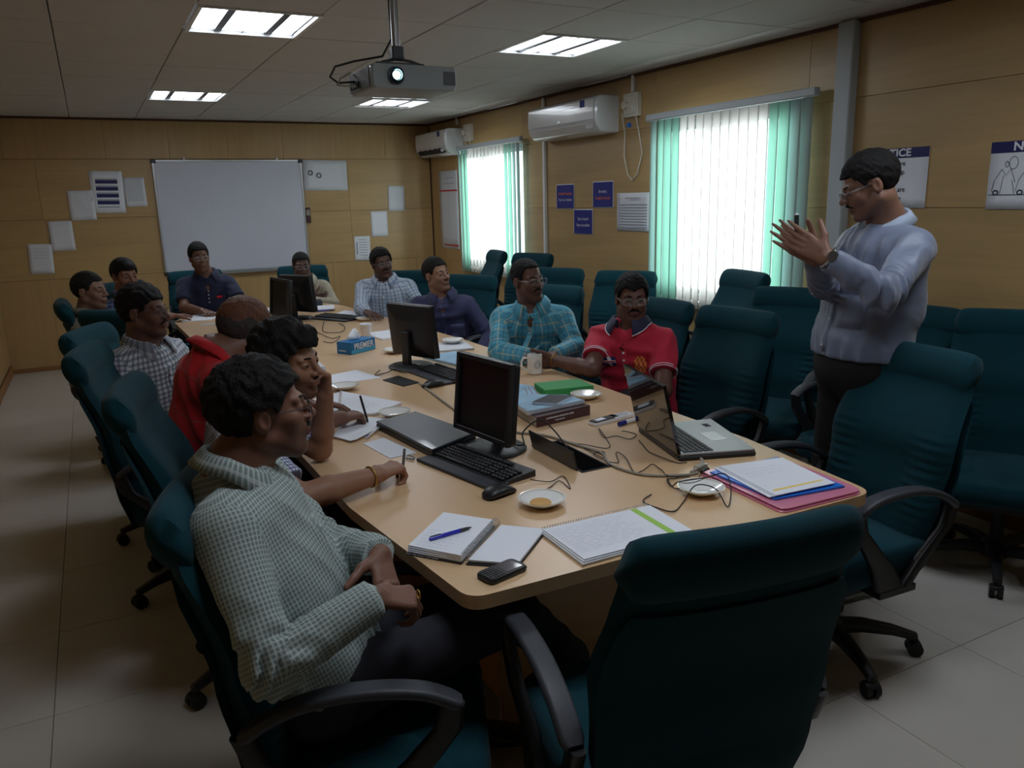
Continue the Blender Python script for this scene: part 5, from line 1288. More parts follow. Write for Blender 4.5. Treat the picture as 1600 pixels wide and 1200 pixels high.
# open laptop, its back to the camera side
lt = thing('open_laptop', 'open laptop with glossy lid and silver keyboard deck on the right side of the table', 'laptop', (1.60, 1.92, Z0), 0)
O = (1.60, 1.92)
base_q = [(1.600, 1.925), (1.850, 1.840), (1.975, 2.200), (1.690, 2.265)]
slab(MB(), [rl(p, O) for p in base_q], 0, .016, .004).build('laptop_base', 'black_plastic', lt)
slab(MB(), [rl((p[0]*.985+1.775*.015, p[1]*.985+2.06*.015), O) for p in base_q], .0165, .024, .002).build('deck', 'silver_plastic', lt)
bO = Vector(rl((1.61, 1.935), O)); bu = Vector(base_q[3])-Vector(base_q[0]); bv = Vector(base_q[1])-Vector(base_q[0]); bun, bvn = bu.normalized(), bv.normalized()
kk = MB()
for i in range(17):
    for j in range(6):
        p = Vector((0, 0))+bvn*(.030+j*.0175)+bun*(.025+i*.0178)+Vector(rl(base_q[0], O)); kk.box((p.x, p.y, .0255), (.0145, .0155, .003), rot=math.atan2(bu.y, bu.x)-PI/2, bev=.001)
o = kk.build('key', 'key_black', lt); o['kind'] = 'stuff'
p = Vector(rl(base_q[0], O))+bvn*.195+bun*.17; MB().box((p.x, p.y, .0245), (.06, .09, .002), rot=math.atan2(bu.y, bu.x)-PI/2, bev=.0008).build('touchpad', 'alu', lt)
p = Vector(rl(base_q[0], O))+bvn*.235+bun*.30; MB().box((p.x, p.y, .0245), (.022, .035, .001), rot=math.atan2(bu.y, bu.x)-PI/2).build('sticker', 'ink', lt)
lidL = bu.length; h0, h1 = Vector((*rl(base_q[0], O), .022)), Vector((*rl(base_q[3], O), .022)); lean = -bvn*.055; tops = [h0+Vector((lean.x, lean.y, .235)), h1+Vector((lean.x, lean.y, .235))]
nl = (h1-h0).cross(tops[0]-h0).normalized()*.006
MB().add([h0-nl, h1-nl, tops[1]-nl, tops[0]-nl, h0+nl, h1+nl, tops[1]+nl, tops[0]+nl], [(0, 1, 2, 3), (7, 6, 5, 4), (0, 4, 5, 1), (1, 5, 6, 2), (2, 6, 7, 3), (3, 7, 4, 0)]).build('lid', 'gloss_black', lt)
dd = (tops[0]-h0)*.06; e_ = (h1-h0)*.05; s_ = 1 if nl.dot(Vector((bvn.x, bvn.y, 0))) > 0 else -1
MB().add([h0+dd+e_+nl*1.2*s_, h1+dd-e_+nl*1.2*s_, tops[1]-dd-e_+nl*1.2*s_, tops[0]-dd+e_+nl*1.2*s_], [(0, 1, 2, 3)]).build('screen', 'screen', lt)
MB().cyl(h0+(h1-h0)*.05, h1-(h1-h0)*.05, .008, n=10).build('hinge', 'black_plastic', lt, smooth=40)

# books, boxes and small things on the right of the table
def thing_slab(name, label, cat, pts, z, hs_, mats, partn, group=None):
    c = sum((Vector(p) for p in pts), Vector((0, 0)))/len(pts); t = thing(name, label, cat, (c.x, c.y, z), 0, group); zz = 0
    for h, m_, ins, pn in zip(hs_, mats, [0]*9, partn):
        slab(MB(), [tuple(Vector(p)-c) for p in pts], zz, zz+h, .0008).build(pn, m_, t); zz += h
    return t, c
mat('maroon', (64, 30, 34), .4, coat=.3); mat('green_box', (60, 160, 88), .55); mat('sky_print', (150, 190, 225), .5, noise=.5, nscale=9); mat('page_grey', (176, 174, 170), .8, noise=.1, nscale=300, stretch=(1, 1, 8))
P = [(1.40, 2.515), (1.668, 2.560), (1.655, 2.70), (1.43, 2.83)]
t, c = thing_slab('thick_book', 'thick book with a dark red spine at the bottom of the pile', 'book', P, Z0, (.003, .034, .003), ('maroon', 'page_grey', 'maroon'), ('cover', 'page_block', 'cover'))
d_ = (Vector(P[1])-Vector(P[0])); dn = d_.normalized(); nn = Vector((dn.y, -dn.x))
MB().box((*(Vector(P[0])-c+d_/2+nn*.001), .020), (d_.length, .004, .040), rot=math.atan2(d_.y, d_.x)).build('spine', 'maroon', t)
o2 = Vector(P[0])+d_*.42+nn*.0038
text_mesh('COMPREHENSIVE REFERENCE GUIDE', .0085, frame_M((o2.x-c.x, o2.y-c.y, .026), (dn.x, dn.y, 0), (0, 0, 1)), 'paper', 'spine_lettering', t); text_mesh('THIRD EDITION', .007, frame_M((o2.x-c.x+.0, o2.y-c.y, .013), (dn.x, dn.y, 0), (0, 0, 1)), 'paper', 'spine_lettering', t)
P = [(1.385, 2.555), (1.66, 2.585), (1.65, 2.70), (1.43, 2.86)]
t, c = thing_slab('spiral_book', 'white and sky blue spiral bound book on top of the dark red book', 'book', P, Z0+.0405, (.014, .0012), ('paper_grey', 'sky_print'), ('page_block', 'cover'))
spiral((*(Vector(P[0])-c), .010), (*(Vector(P[1])-c), .010), .008, 36, t, 'alu')
P = [(1.452, 2.640), (1.525, 2.572), (1.640, 2.640), (1.565, 2.705)]
t, c = thing_slab('pocket_notebook', 'small dark grey spiral notebook topping the book pile', 'notebook', P, Z0+.0565, (.009, .0015), ('paper', 'slate'), ('page_block', 'cover')); spiral((*(Vector(P[0])-c), .006), (*(Vector(P[1])-c), .006), .006, 16, t, 'alu')
P = [(1.66, 2.90), (1.885, 2.86), (1.90, 3.01), (1.69, 3.05)]
thing_slab('green_box', 'flat bright green carton to the right of the book pile', 'box', P, Z0, (.030, .0015), ('green_box', 'green_box'), ('carton', 'lid'))
P = [(1.45, 2.88), (1.60, 2.83), (1.68, 3.05), (1.60, 3.26)]
t, c = thing_slab('magazine', 'glossy grey and blue striped magazine between the nearest monitor and the green carton', 'magazine', P, Z0, (.018, .001), ('paper_grey', 'sky_print'), ('page_block', 'cover'))
for k in range(3): q0 = Vector(P[1])-c+Vector((-.02*k-.006, .01*k)); q1 = Vector(P[2])-c+Vector((-.02*k-.006, 0)); slab(MB(), [tuple(q0), tuple(q0+Vector((.008, 0))), tuple(q1+Vector((.008, 0))), tuple(q1)], .0191, .0194, .0001).build('printed_stripe', 'ink_light', t)
rc = thing('remote_control', 'slim black and white remote control in front of the book pile', 'remote', (1.655, 2.44, Z0), math.radians(12))
slab(MB(), rr(.135, .042, 5, .008), 0, .012, .002).build('remote_body', 'pen_white', rc); slab(MB(), rr(.130, .038, 5, .007), .0122, .016, .001).build('black_face', 'black_plastic', rc); MB().box((-.022, 0, .0165), (.045, .024, .001)).build('display', 'paper', rc)
ad = thing('white_adapter', 'small white adapter with blue marks left of the open laptop lid', 'adapter', (1.745, 2.452, Z0), math.radians(8)); MB().box((0, 0, .008), (.10, .045, .016), bev=.003).build('adapter_body', 'pen_white', ad); scribble(ad, (-.04, 0, .0162), (1, 0, 0), (0, 1, 0), .08, .03, 3, m='ink', seed=3, th=.003, name='printed_marks')
mk2 = thing('marker_pen', 'white marker with a blue cap left of the open laptop lid', 'marker', (1.705, 2.37, Z0+.009), math.radians(14)); MB().cyl((0, 0, 0), (.09, 0, 0), .0085, n=14).build('barrel', 'pen_white', mk2, smooth=40); MB().cyl((-.035, 0, 0), (0, 0, 0), .0095, n=14).build('cap', mat('cap_blue', (28, 40, 130), .35), mk2, smooth=40)
mg = thing('mug', 'white mug gripped by the person in the crimson polo', 'mug', (1.858, 3.345, Z0), 0)
MB().lathe([(.032, 0), (.036, .003), (.038, .09), (.0375, .095), (.034, .094), (.033, .012), (.01, .008)], n=32).build('cup', 'porcelain', mg, smooth=50)
MB().tube([(-.036, .008, .080), (-.055, .012, .082), (-.066, .014, .065), (-.066, .014, .040), (-.054, .012, .024), (-.036, .008, .022)], .0055, 8).build('handle', 'porcelain', mg, smooth=0)
mbm = MB(); pts_ = []
for k in range(34):
    a = .4+.42*k; r1 = .004+.00045*k; x_ = math.cos(a)*r1; z_ = .050+math.sin(a)*r1*1.25; th = -1.75+x_/.0378; pts_.append((.0383*math.cos(th), .0383*math.sin(th), z_))
mbm.tube(pts_, .0010, 5).build('printed_swirl', 'ink', mg)
pc = thing('paper_cup', 'white paper cup behind the tissue box', 'cup', (1.475, 4.86, Z0)); MB().lathe([(.027, 0), (.0275, .001), (.038, .088), (.040, .090), (.0385, .092), (.036, .089), (.026, .004), (.01, .003)], n=24).build('cup', 'paper', pc, smooth=40)
MB().tube([(.0385*math.cos(2*PI*k/24), .0385*math.sin(2*PI*k/24), .090) for k in range(24)], .0016, 5, closed=True).build('rim', 'paper', pc)
# tissue box
tx = thing('tissue_box', 'blue tissue box with white lettering in the middle of the table', 'tissue box', (1.285, 4.445, Z0), math.radians(31))
mat('tissue_blue', (20, 110, 170), .5); mat('tissue_sky', (60, 160, 205), .5)
MB().box((0, 0, .035), (.205, .11, .070), bev=.001).build('carton', 'tissue_blue', tx); MB().box((0, -.0554, .012), (.2045, .0008, .022)).build('pale_band', 'tissue_sky', tx)
text_mesh('PREMIER', .050, frame_M((.004, -.0562, .040), (1, 0, 0), (0, 0, 1)), 'paper', 'brand_lettering', tx, sx=.88, bold=.0006)
text_mesh('PREMIER', .014, frame_M((-.1032, .012, .018), (0, -1, 0), (0, 0, 1)), 'paper', 'side_lettering', tx)
V = []; rnd = random.Random(3)
rg = []
for h, s in ((.066, .5), (.078, .85), (.092, .95), (.108, .70), (.122, .42), (.132, .12)):
    rg.append([((.045*s+.012*s*math.sin(3*a_+h*60))*math.cos(a_)-.012+.1*(h-.07), (.022*s+.008*s*math.cos(4*a_+h*40))*math.sin(a_), h+.006*math.sin(2*a_+h*80)) for a_ in [2*PI*k/18 for k in range(18)]])
MB().loft(rg).build('tissue', 'paper', tx, smooth=60)

# folder and papers on the near right corner
mat('pink_film', (240, 150, 180), .18, coat=.5, alpha=.72); mat('folder_blue', (30, 116, 216), .3)
pf = thing('pink_folder', 'translucent pink plastic folder on the near right corner of the table', 'folder', (1.72, 1.6, Z0)); O = (1.72, 1.6)
slab(MB(), [rl(p, O) for p in smooth_poly([(1.575, 1.795, .01), (1.555, 1.44, .03), (1.87, 1.43, .04), (1.885, 1.775, .01)])], 0, .004, .001).build('back_cover', 'pink_film', pf)
slab(MB(), [rl(p, O) for p in ((1.60, 1.77), (1.585, 1.47), (1.845, 1.46), (1.87, 1.75))], .0045, .0085, .0005).build('paper_stack', 'paper_grey', pf)
slab(MB(), [rl(p, O) for p in smooth_poly([(1.58, 1.793, .01), (1.56, 1.443, .03), (1.866, 1.433, .04), (1.882, 1.772, .01)])], .009, .0115, .001).build('front_cover', 'pink_film', pf)
quad('blue_folder', [(1.86, 1.76), (1.588, 1.765), (1.592, 1.500), (1.832, 1.472)], Z0+.0125, .005, 'folder_blue', label='blue folder lying between the pink folder and the white papers', cat='folder')
ps = thing('paper_pile', 'white papers with a yellow line across the foot, on the blue folder', 'papers', (1.72, 1.63, Z0+.018)); O = (1.72, 1.63)
for k, d in enumerate((( -.012, .006), (0, 0), (.004, -.003))): slab(MB(), [rl((p[0]+d[0], p[1]+d[1]), O) for p in ((1.628, 1.775), (1.592, 1.508), (1.808, 1.492), (1.852, 1.735))], .0025*k, .0025*k+.002, .0003).build('sheet', 'paper', ps)
scribble(ps, (*rl((1.64, 1.675), O), .0078), (1, -.06, 0), (.06, 1, 0), .17, .07, 3, m='ink_light', seed=4, th=.0008, name='typed_lines')
mat('highlight', (245, 215, 110), .6); slab(MB(), [rl(p, O) for p in ((1.615, 1.530), (1.80, 1.520), (1.803, 1.528), (1.618, 1.540))], .0072, .0076, .0001).build('yellow_line', 'highlight', ps)

# papers further down
sb = thing('silver_booklet', 'grey booklet pile lying behind the middle monitor', 'books', (1.76, 4.22, Z0)); O = (1.76, 4.22)
for k in range(2): slab(MB(), [rl(p, O) for p in ((1.66, 4.12), (1.87, 4.08), (1.92, 4.32), (1.70, 4.38))], .0065*k, .0065*k+.006, .0006).build('booklet', 'paper_grey', sb)
quad('spiral_pad', [(1.53, 4.02), (1.60, 3.72), (1.80, 3.80), (1.74, 4.06)], Z0, .012, 'sky_print', label='sky blue booklet right of the middle keyboard', cat='notebook')
quad('paper_sheet', [(1.68, 3.60), (1.76, 3.44), (1.89, 3.54), (1.80, 3.70)], Z0, .0012, 'paper', label='white sheet before the folded forearms in turquoise', cat='paper')
quad('notepad', [(1.49, 4.98), (1.53, 4.70), (1.72, 4.78), (1.68, 5.02)], Z0, .010, 'paper', label='white notepad right of the paper cup', cat='notebook')
quad('paper_sheet', [(1.78, 4.86), (1.83, 4.72), (1.90, 4.80), (1.85, 4.90)], Z0, .0012, 'paper', label='small white sheet at the table edge before the dark blue shirt', cat='paper')
for i, (p, l) in enumerate((([(.52, 6.38), (.72, 6.33), (.82, 6.52), (.60, 6.58)], 'white sheet near the far left corner of the table'), ([(.60, 6.60), (.86, 6.56), (.92, 6.74), (.68, 6.76)], 'open notebook page under the hands of the navy polo'), ([(1.10, 6.52), (1.30, 6.50), (1.33, 6.72), (1.12, 6.74)], 'white papers between the navy polo and the back monitors'), ([(1.45, 6.40), (1.68, 6.36), (1.74, 6.60), (1.50, 6.64)], 'white papers in front of the beige shirt'), ([(1.58, 6.02), (1.78, 5.72), (1.86, 5.9), (1.72, 6.20)], 'white papers before the pale blue checked shirt'))):
    quad('paper_sheet' if i != 1 else 'notebook', p, Z0, .006, 'paper', label=l, cat='paper' if i != 1 else 'notebook')
quad('desk_phone', [(1.46, 6.68), (1.66, 6.66), (1.68, 6.80), (1.48, 6.82)], Z0+.0, .04, 'slate', label='dark grey box in front of the folded arms in beige', cat='box')
quad('acrylic_strip', [(.62, 6.08), (.80, 6.06), (.805, 6.10), (.625, 6.12)], Z0, .010, 'pen_white', label='clear white plastic strip on the far left of the table', cat='ruler')
mat('pen_purple', (70, 80, 170), .4)
pen((1.50, 6.30), (1.66, 6.26), Z0+.005, Z0+.005, 'pen_purple', 'blue pen on the far end near the white papers', .007)

# cables
CAB = {
 'grey': [(1.288, 3.448), (1.243, 2.996), (1.227, 2.737), (1.28, 2.52), (1.37, 2.40), (1.404, 2.25), (1.43, 2.121), (1.391, 2.02), (1.40, 1.92), (1.44, 1.856), (1.527, 1.809), (1.572, 1.802)],
 'usb': [(1.582, 2.368), (1.537, 2.265), (1.585, 2.263), (1.60, 2.196), (1.66, 2.24), (1.64, 2.30)],
 'loop': [(1.582, 2.36), (1.511, 2.192), (1.466, 2.156), (1.43, 2.24), (1.41, 2.27), (1.398, 2.30)],
 'tangle': [(1.416, 2.23), (1.40, 2.107), (1.402, 2.087), (1.418, 2.085), (1.437, 2.122), (1.402, 2.127), (1.395, 2.03), (1.42, 2.01), (1.474, 2.1), (1.466, 2.035), (1.413, 1.915), (1.44, 1.904), (1.503, 1.937), (1.496, 1.887), (1.471, 1.817), (1.53, 1.797)],
 'laptop_lead': [(1.62, 2.17), (1.60, 2.12), (1.575, 2.05), (1.57, 1.98), (1.58, 1.92), (1.61, 1.90)],
 'vga_lead': [(1.525, 1.784), (1.487, 1.806), (1.449, 1.797), (1.427, 1.747), (1.455, 1.73), (1.53, 1.755), (1.57, 1.79)],
}
def cable(pts, r, m, label, z=None, hop=0, seed=1):
    rnd = random.Random(seed); P = []; z = Z0+r if z is None else z; pts = [(p[0], p[1], p[2] if len(p) > 2 else z) for p in pts]; flat = all(abs(p[2]-z) < 1e-6 for p in pts)
    for i in range(len(pts)-1):
        p0 = pts[max(0, i-1)]; p1 = pts[i]; p2 = pts[i+1]; p3 = pts[min(len(pts)-1, i+2)]
        for k in range(6):
            u = k/6; q = [.5*((2*p1[c])+(-p0[c]+p2[c])*u+(2*p0[c]-5*p1[c]+4*p2[c]-p3[c])*u*u+(-p0[c]+3*p1[c]-3*p2[c]+p3[c])*u**3) for c in range(len(p1))]
            P.append((q[0], q[1], q[2]+hop*abs(math.sin(len(P)*.21+seed))))
    P.append((pts[-1][0], pts[-1][1], pts[-1][2] if len(pts[-1]) > 2 else z))
    return tag(MB().tube(P, r, 7).build('cable', m, None, smooth=0), label, 'cable')
cable(CAB['grey'], .0045, 'grey_cable', 'thick grey video cable winding along the middle of the table')
cable(CAB['usb'], .0016, 'black_cable', 'thin black cable with a small loop behind the open laptop lid', hop=.004)
cable(CAB['loop'], .0016, 'black_cable', 'thin black cable reaching the cable well from the small loop', hop=.004, seed=2)
cable(CAB['tangle'], .0017, 'black_cable', 'tangled thin black cable between the cable well and the open laptop', hop=.006, seed=3)
cable(CAB['laptop_lead'], .0017, 'black_cable', 'short black lead curling round the laptop hinge', hop=.004, seed=4)
cable(CAB['vga_lead'], .0017, 'black_cable', 'bunched black lead beside the grey plug', hop=.006, seed=5)
zz = Z0+.022
cable([(1.464, 1.815, Z0+.004), (1.434, 1.755, Z0+.004), (1.440, 1.73, zz+.002), (1.53, 1.715, zz+.003), (1.575, 1.70, zz+.012), (1.565, 1.66, zz+.012), (1.52, 1.60, zz), (1.462, 1.55, Z0+.003), (1.49, 1.63, zz+.002), (1.46, 1.68, zz+.003), (1.384, 1.642, Z0+.003), (1.317, 1.601, Z0+.003), (1.294, 1.639, Z0+.003), (1.288, 1.701, Z0+.004), (1.34, 1.732, Z0+.004)], .0019, 'black_cable', 'loose black wire looping over the saucer by the pink folder')
cable([(1.09, 2.005, Z0+.012), (1.146, 1.978), (1.205, 1.999), (1.166, 1.895), (1.172, 1.968), (1.108, 1.933), (1.015, 1.935)], .0014, 'black_cable', 'thin mouse lead running past the biscuit saucer', hop=.002, seed=6)
cable([(1.198, 2.323, Z0+.02), (1.215, 2.274, Z0+.03), (1.235, 2.315, Z0+.06), (1.290, 2.295, Z0+.10), (1.315, 2.232, Z0+.07), (1.318, 2.148, Z0+.02), (1.318, 2.10, Z0-.02)], .0028, 'black_cable', 'black power lead arching from the nearest monitor into the cable well')
cable([(1.22, 3.826), (1.167, 3.74), (1.237, 3.755), (1.29, 3.80), (1.309, 3.714), (1.366, 3.66), (1.36, 3.45)], .0025, 'black_cable', 'black lead looped left of the middle monitor foot', hop=.005, seed=8)
cable([(1.42, 5.7), (1.302, 5.265), (1.35, 5.147), (1.43, 5.22), (1.484, 5.395), (1.493, 5.56)], .0025, 'black_cable', 'black lead looping in front of the far keyboard', hop=.004, seed=9)
cable([(1.293, 5.62), (1.26, 5.25), (1.278, 4.963), (1.341, 4.994), (1.246, 4.80), (1.20, 4.871)], .0022, 'black_cable', 'black lead trailing towards the tissue box', hop=.004, seed=10)
vg = thing('video_plug', 'grey video plug lying against the open laptop corner', 'plug', (1.60, 1.825, Z0)); MB().box((0, 0, .012), (.045, .022, .016), rot=math.radians(20), bev=.003).build('plug_body', 'grey_cable', vg); MB().cyl((-.02, -.008, .012), (-.05, -.018, .008), .006, .005, n=10).build('strain_relief', 'grey_cable', vg, smooth=40); MB().box((.026, .008, .012), (.008, .018, .010), rot=math.radians(20)).build('plug_shell', 'metal', vg)
MB().cyl((.012, -.02, .008), (-.02, -.035, .007), .009, .008, n=10).build('ferrite', 'black_plastic', vg, smooth=40)
cable([(1.61, 1.83, Z0+.012), (1.64, 1.86, Z0+.016), (1.655, 1.885, Z0+.012)], .005, 'grey_cable', 'short grey cable end entering the laptop side')

# ------------------------------------------------------------ things on the walls
def board_frame(): pass
wbd = thing('whiteboard', 'large whiteboard in a metal frame on the back wall', 'whiteboard', (1.41, YB-.012, 1.475))
MB().box((0, -.004, 0), (1.50, .012, 1.15)).build('board_surface', 'board_white', wbd)
for s in (-1, 1): MB().box((s*.755, -.006, 0), (.022, .02, 1.17), bev=.003).build('frame_rail', 'alu', wbd); MB().box((0, -.006, s*.580), (1.49, .02, .022), bev=.003).build('frame_rail', 'alu', wbd)
for sx in (-1, 1):
    for sz in (-1, 1): MB().box((sx*.748, -.007, sz*.574), (.05, .024, .04), bev=.006).build('corner_cap', 'arm_plastic', wbd)
for x in (-.45, .50): MB().cyl((x, -.005, .600), (x, -.014, .600), .012, n=12).build('wall_screw', 'alu', wbd)
MB().box((0, -.03, -.60), (.9, .05, .012), bev=.003).build('pen_tray', 'alu', wbd)
dus = thing('board_duster', 'small dark red duster holder beside the whiteboard', 'duster', (2.20, YB-.02, 1.46)); MB().box((0, 0, 0), (.055, .035, .17), bev=.006).build('holder', 'maroon', dus); MB().box((0, -.019, .03), (.04, .004, .06)).build('felt', 'grey_cable', dus)
def sheet(x, z, w, h, label, rot_=0, m='paper_grey', axis='back', name='wall_paper_sheet', cat='paper', curl=.003):
    if axis == 'back': t = thing(name, label, cat, (x, YB-.002, z)); ex, ez, n = Vector((1, 0, 0)), Vector((0, 0, 1)), Vector((0, -1, 0))
    else: t = thing(name, label, cat, (XR-.002, x, z)); ex, ez, n = Vector((0, -1, 0)), Vector((0, 0, 1)), Vector((-1, 0, 0))
    c, s = math.cos(math.radians(rot_)), math.sin(math.radians(rot_)); ex, ez = ex*c+ez*s, ez*c-ex*s; V = []; F = []; r = random.Random(int(abs(x*97+z*31)))
    nx_, nz_ = 6, 6
    for j in range(nz_+1):
        for i in range(nx_+1):
            u, v = i/nx_-.5, j/nz_-.5; V.append(ex*u*w+ez*v*h+n*(.0015+curl*(abs(u)*2)**3*(.5+r.random()*.5)+curl*.3*math.sin(u*9+v*7)))
    for j in range(nz_):
        for i in range(nx_): a = j*(nx_+1)+i; F.append((a, a+1, a+nx_+2, a+nx_+1))
    o = MB().add(V, F).build('sheet', m, t, smooth=0); o.modifiers.new('s', 'SOLIDIFY').thickness = .0006
    return t, ex, ez, n
def bars(t, ex, ez, n, rects, m, name='print', off=.005):
    mb = MB()
    for (u, v, w, h) in rects: c = ex*u+ez*v+n*off; mb.add([c-ex*w/2-ez*h/2, c+ex*w/2-ez*h/2, c+ex*w/2+ez*h/2, c-ex*w/2+ez*h/2], [(0, 1, 2, 3)])
    return mb.build(name, m, t)
g_ = 'white paper sheets taped to the back wall'
t = sheet(-.467, 1.12, .21, .29, 'lowest and leftmost white sheet on the back wall', -2); bars(*t, [(0, .1-.03*k, .12, .002) for k in range(4)], 'ink_light')
t = sheet(-.257, 1.335, .21, .29, 'second white sheet up from the left on the back wall', 1)
t = sheet(-.041, 1.627, .23, .29, 'crinkled sheet under plastic film left of the big printed sheet', 1, curl=.006)
t = sheet(.204, 1.753, .30, .41, 'largest white sheet on the back wall with four bands of small pictures', -1, 'paper'); bars(*t, [(0, .10-.068*k, .20, .035) for k in range(4)], 'navy_print', 'printed_pictures'); bars(t[0], t[1], t[2], t[3], [(0, .125-.068*k, .20, .010) for k in range(5)], 'ink_light')
t = sheet(.457, 1.749, .20, .29, 'white sheet with faint text just left of the whiteboard', 1); bars(*t, [(0, .11-.013*k, .15, .003) for k in range(16)], 'ink_light')
t = sheet(2.438, 1.895, .50, .33, 'wide sheet with two dark rings right of the whiteboard', -1)
mbr = MB()
for cx, cz, r in ((-.17, .03, .024), (-.075, .0, .024)):
    mbr.tube([Vector((cx+r*math.cos(2*PI*k/16), -.007, cz+r*math.sin(2*PI*k/16))) for k in range(16)], .005, 5, closed=True)
mbr.build('dark_ring', 'ink', t[0]); scribble(t[0], (-.22, -.006, .10), (1, 0, 0), (0, 0, 1), .12, .06, 3, m='ink_light', seed=6, th=.004, name='drawing')
t = sheet(3.266, 1.623, .20, .29, 'highest of the three sheets stepping up to the right on the back wall', -1, curl=.005)
t = sheet(3.038, 1.334, .20, .29, 'middle of the three sheets stepping up to the right on the back wall', 0, 'paper')
t = sheet(2.813, 1.061, .19, .28, 'lowest of the three stepped sheets, with a printed list', -1, 'paper'); bars(*t, [(.01, .10-.03*k, .10, .003) for k in range(7)]+[(-.065, .06-.02*k, .014, .012) for k in range(7)]+[(.04, -.11, .06, .002), (.04, -.09, .06, .002), (.01, -.10, .002, .02), (.07, -.10, .002, .02)], 'ink')
# right wall
t = sheet(8.66, 1.475, .54, .88, 'tall planning chart with red bands in the far corner', 0, 'paper_grey', 'right', curl=.002); bars(*t, [(0, .22, .5, .018), (.03, -.40, .42, .016)], 'red_ink', 'red_band'); bars(*t, [(.0, 0, .003, .78), (.22, .05, .003, .7), (.02, .30, .3, .006), (.05, .36, .2, .006)], 'ink_light', 'grid_lines')
def blue_poster(y, z, label, l1, l2, m1_, m2_):
    t = sheet(y, z, .297, .21, label, 0, 'paper', 'right', name='safety_poster', cat='poster', curl=.001)
    bars(*t, [(0, 0, .285, .198)], 'poster_blue', 'blue_print', .0035)
    for k, (l, m_) in enumerate(((l1, m1_), (l2, m2_))): text_mesh(l, .034, frame_M(t[3]*.0042+t[2]*(.025-.052*k), t[1], t[2]), m_, 'poster_lettering', t[0], depth=.0002, sx=min(.9, .27/(len(l)*.0175)), bold=.0006)
blue_poster(6.085, 1.596, 'left blue safety poster on the right wall', 'Accident Prevention', 'Your no.1 mission', 'orange_ink', 'pale_ink')
blue_poster(5.50, 1.605, 'right blue safety poster, higher of the pair beside the white notice', 'Be smart,', 'Use safety from the start', 'pale_ink', 'orange_ink')
blue_poster(5.797, 1.384, 'lower middle blue safety poster', 'Spot a hazard', 'Stop an accident', 'pale_ink', 'pale_ink')
t = sheet(5.09, 1.468, .42, .29, 'white notice with rows of dark lines left of the nearer window', 0, 'paper_grey', 'right', name='wall_notice', cat='notice', curl=.002)
bars(*t, [(0, .055-.0215*k, .36, .0085) for k in range(9)]+[(0, .105, .20, .006), (.02, .092, .12, .005)], 'ink_light', 'printed_rows')
def notice(y, z, w, label, lines, draw=False):
    t = sheet(y, z, w, .30, label, 0, 'paper', 'right', name='notice_sign', cat='sign', curl=.0008); T0, ex, ez, n = t
    bars(T0, ex, ez, n, [(0, .125, w, .05)], 'navy_print', 'blue_header', .0035)
    text_mesh('NOTICE', .052, frame_M(n*.0042+ez*.125, ex, ez), 'paper', 'header_lettering', T0, depth=.0002, sx=1.15, bold=.0014)
    for k, l in enumerate(lines): text_mesh(l, .036, frame_M(n*.0036+ez*(.073-.043*k), ex, ez), 'ink', 'sign_lettering', T0, depth=.0002, sx=.92, bold=.0003)
    if draw:
        mbd = MB(); r = random.Random(9)
        def st(pts, rr_=.0012): mbd.tube([ex*a+ez*b+n*.004 for a, b in pts], rr_, 4)
        st([(-.20, -.085), (.20, -.085)], .0016)
        for cx in (-.13, -.02, .10):
            st([(cx-.05, -.02), (cx-.02, .03), (cx, .0), (cx+.02, .03), (cx+.045, -.03)]); st([(cx-.05, -.02), (cx-.06, -.07)]); st([(cx-.01, .0), (cx-.02, -.08)]); st([(cx+.03, -.02), (cx+.045, -.08)])
            st([(cx+.008*math.cos(a), .05+.014*math.sin(a)) for a in [2*PI*k/8 for k in range(9)]])
            st([(cx-.04+.012*math.cos(a), -.075+.010*math.sin(a)) for a in [2*PI*k/8 for k in range(9)]], .003)
        for cx in (-.10, .0): st([(cx+.02*math.cos(a), .055+.028*math.sin(a)) for a in [2*PI*k/10 for k in range(11)]])
        mbd.build('line_drawing', 'ink', T0)
notice(2.85, 1.647, .42, 'notice sign behind the head of the standing man', ['Look before', 'you back up', 'and', 'while you are', 'backing up'])
notice(2.12, 1.642, .42, 'notice sign with a line drawing at the right edge', [], True)

# air conditioners
def aircon(y0, y1, z0, z1, label, opened=False):
    t = thing('air_conditioner', label, 'air conditioner', (XR, (y0+y1)/2, (z0+z1)/2)); L_ = y1-y0; H_ = z1-z0
    prof = [(0, H_/2), (-.16, H_/2), (-.195, H_/2-.012), (-.215, H_/2-.06), (-.215, -H_/2+.11), (-.205, -H_/2+.06), (-.17, -H_/2+.02), (-.12, -H_/2), (0, -H_/2)]
    rg = [[(x*s, yy, z*s2) for x, z in prof] for yy, s, s2 in ((-L_/2, .93, .95), (-L_/2+.012, 1, 1), (L_/2-.012, 1, 1), (L_/2, .93, .95))]
    MB().loft(rg).build('housing', 'white_gloss', t, smooth=35)
    MB().box((-.217, 0, .035), (.004, L_-.05, .150), bev=.002).build('front_panel', 'white_gloss', t)
    if opened:
        MB().box((-.185, 0, -H_/2+.052), (.05, L_-.16, .05), M=Matrix.Rotation(math.radians(-35), 3, 'Y')).build('outlet_slot', 'matte_black', t)
        for k in range(5): MB().box((-.205, -L_/2+.16+k*(L_-.32)/4, -H_/2+.055), (.03, .004, .04)).build('louvre_vane', 'arm_plastic', t)
    else: MB().box((-.196, 0, -H_/2+.048), (.006, L_-.14, .060), M=Matrix.Rotation(math.radians(-32), 3, 'Y'), bev=.002).build('flap', 'white_gloss', t)
    MB().box((-.220, -L_/2+.18, .085), (.001, .07, .055)).build('energy_label', 'poster_blue', t)
    MB().box((-.220, -L_/2+.08, -.09), (.001, .09, .03)).build('rating_label', 'paper_grey', t)
    MB().box((-.220, 0, -.02), (.001, .04, .016)).build('badge', 'alu', t)
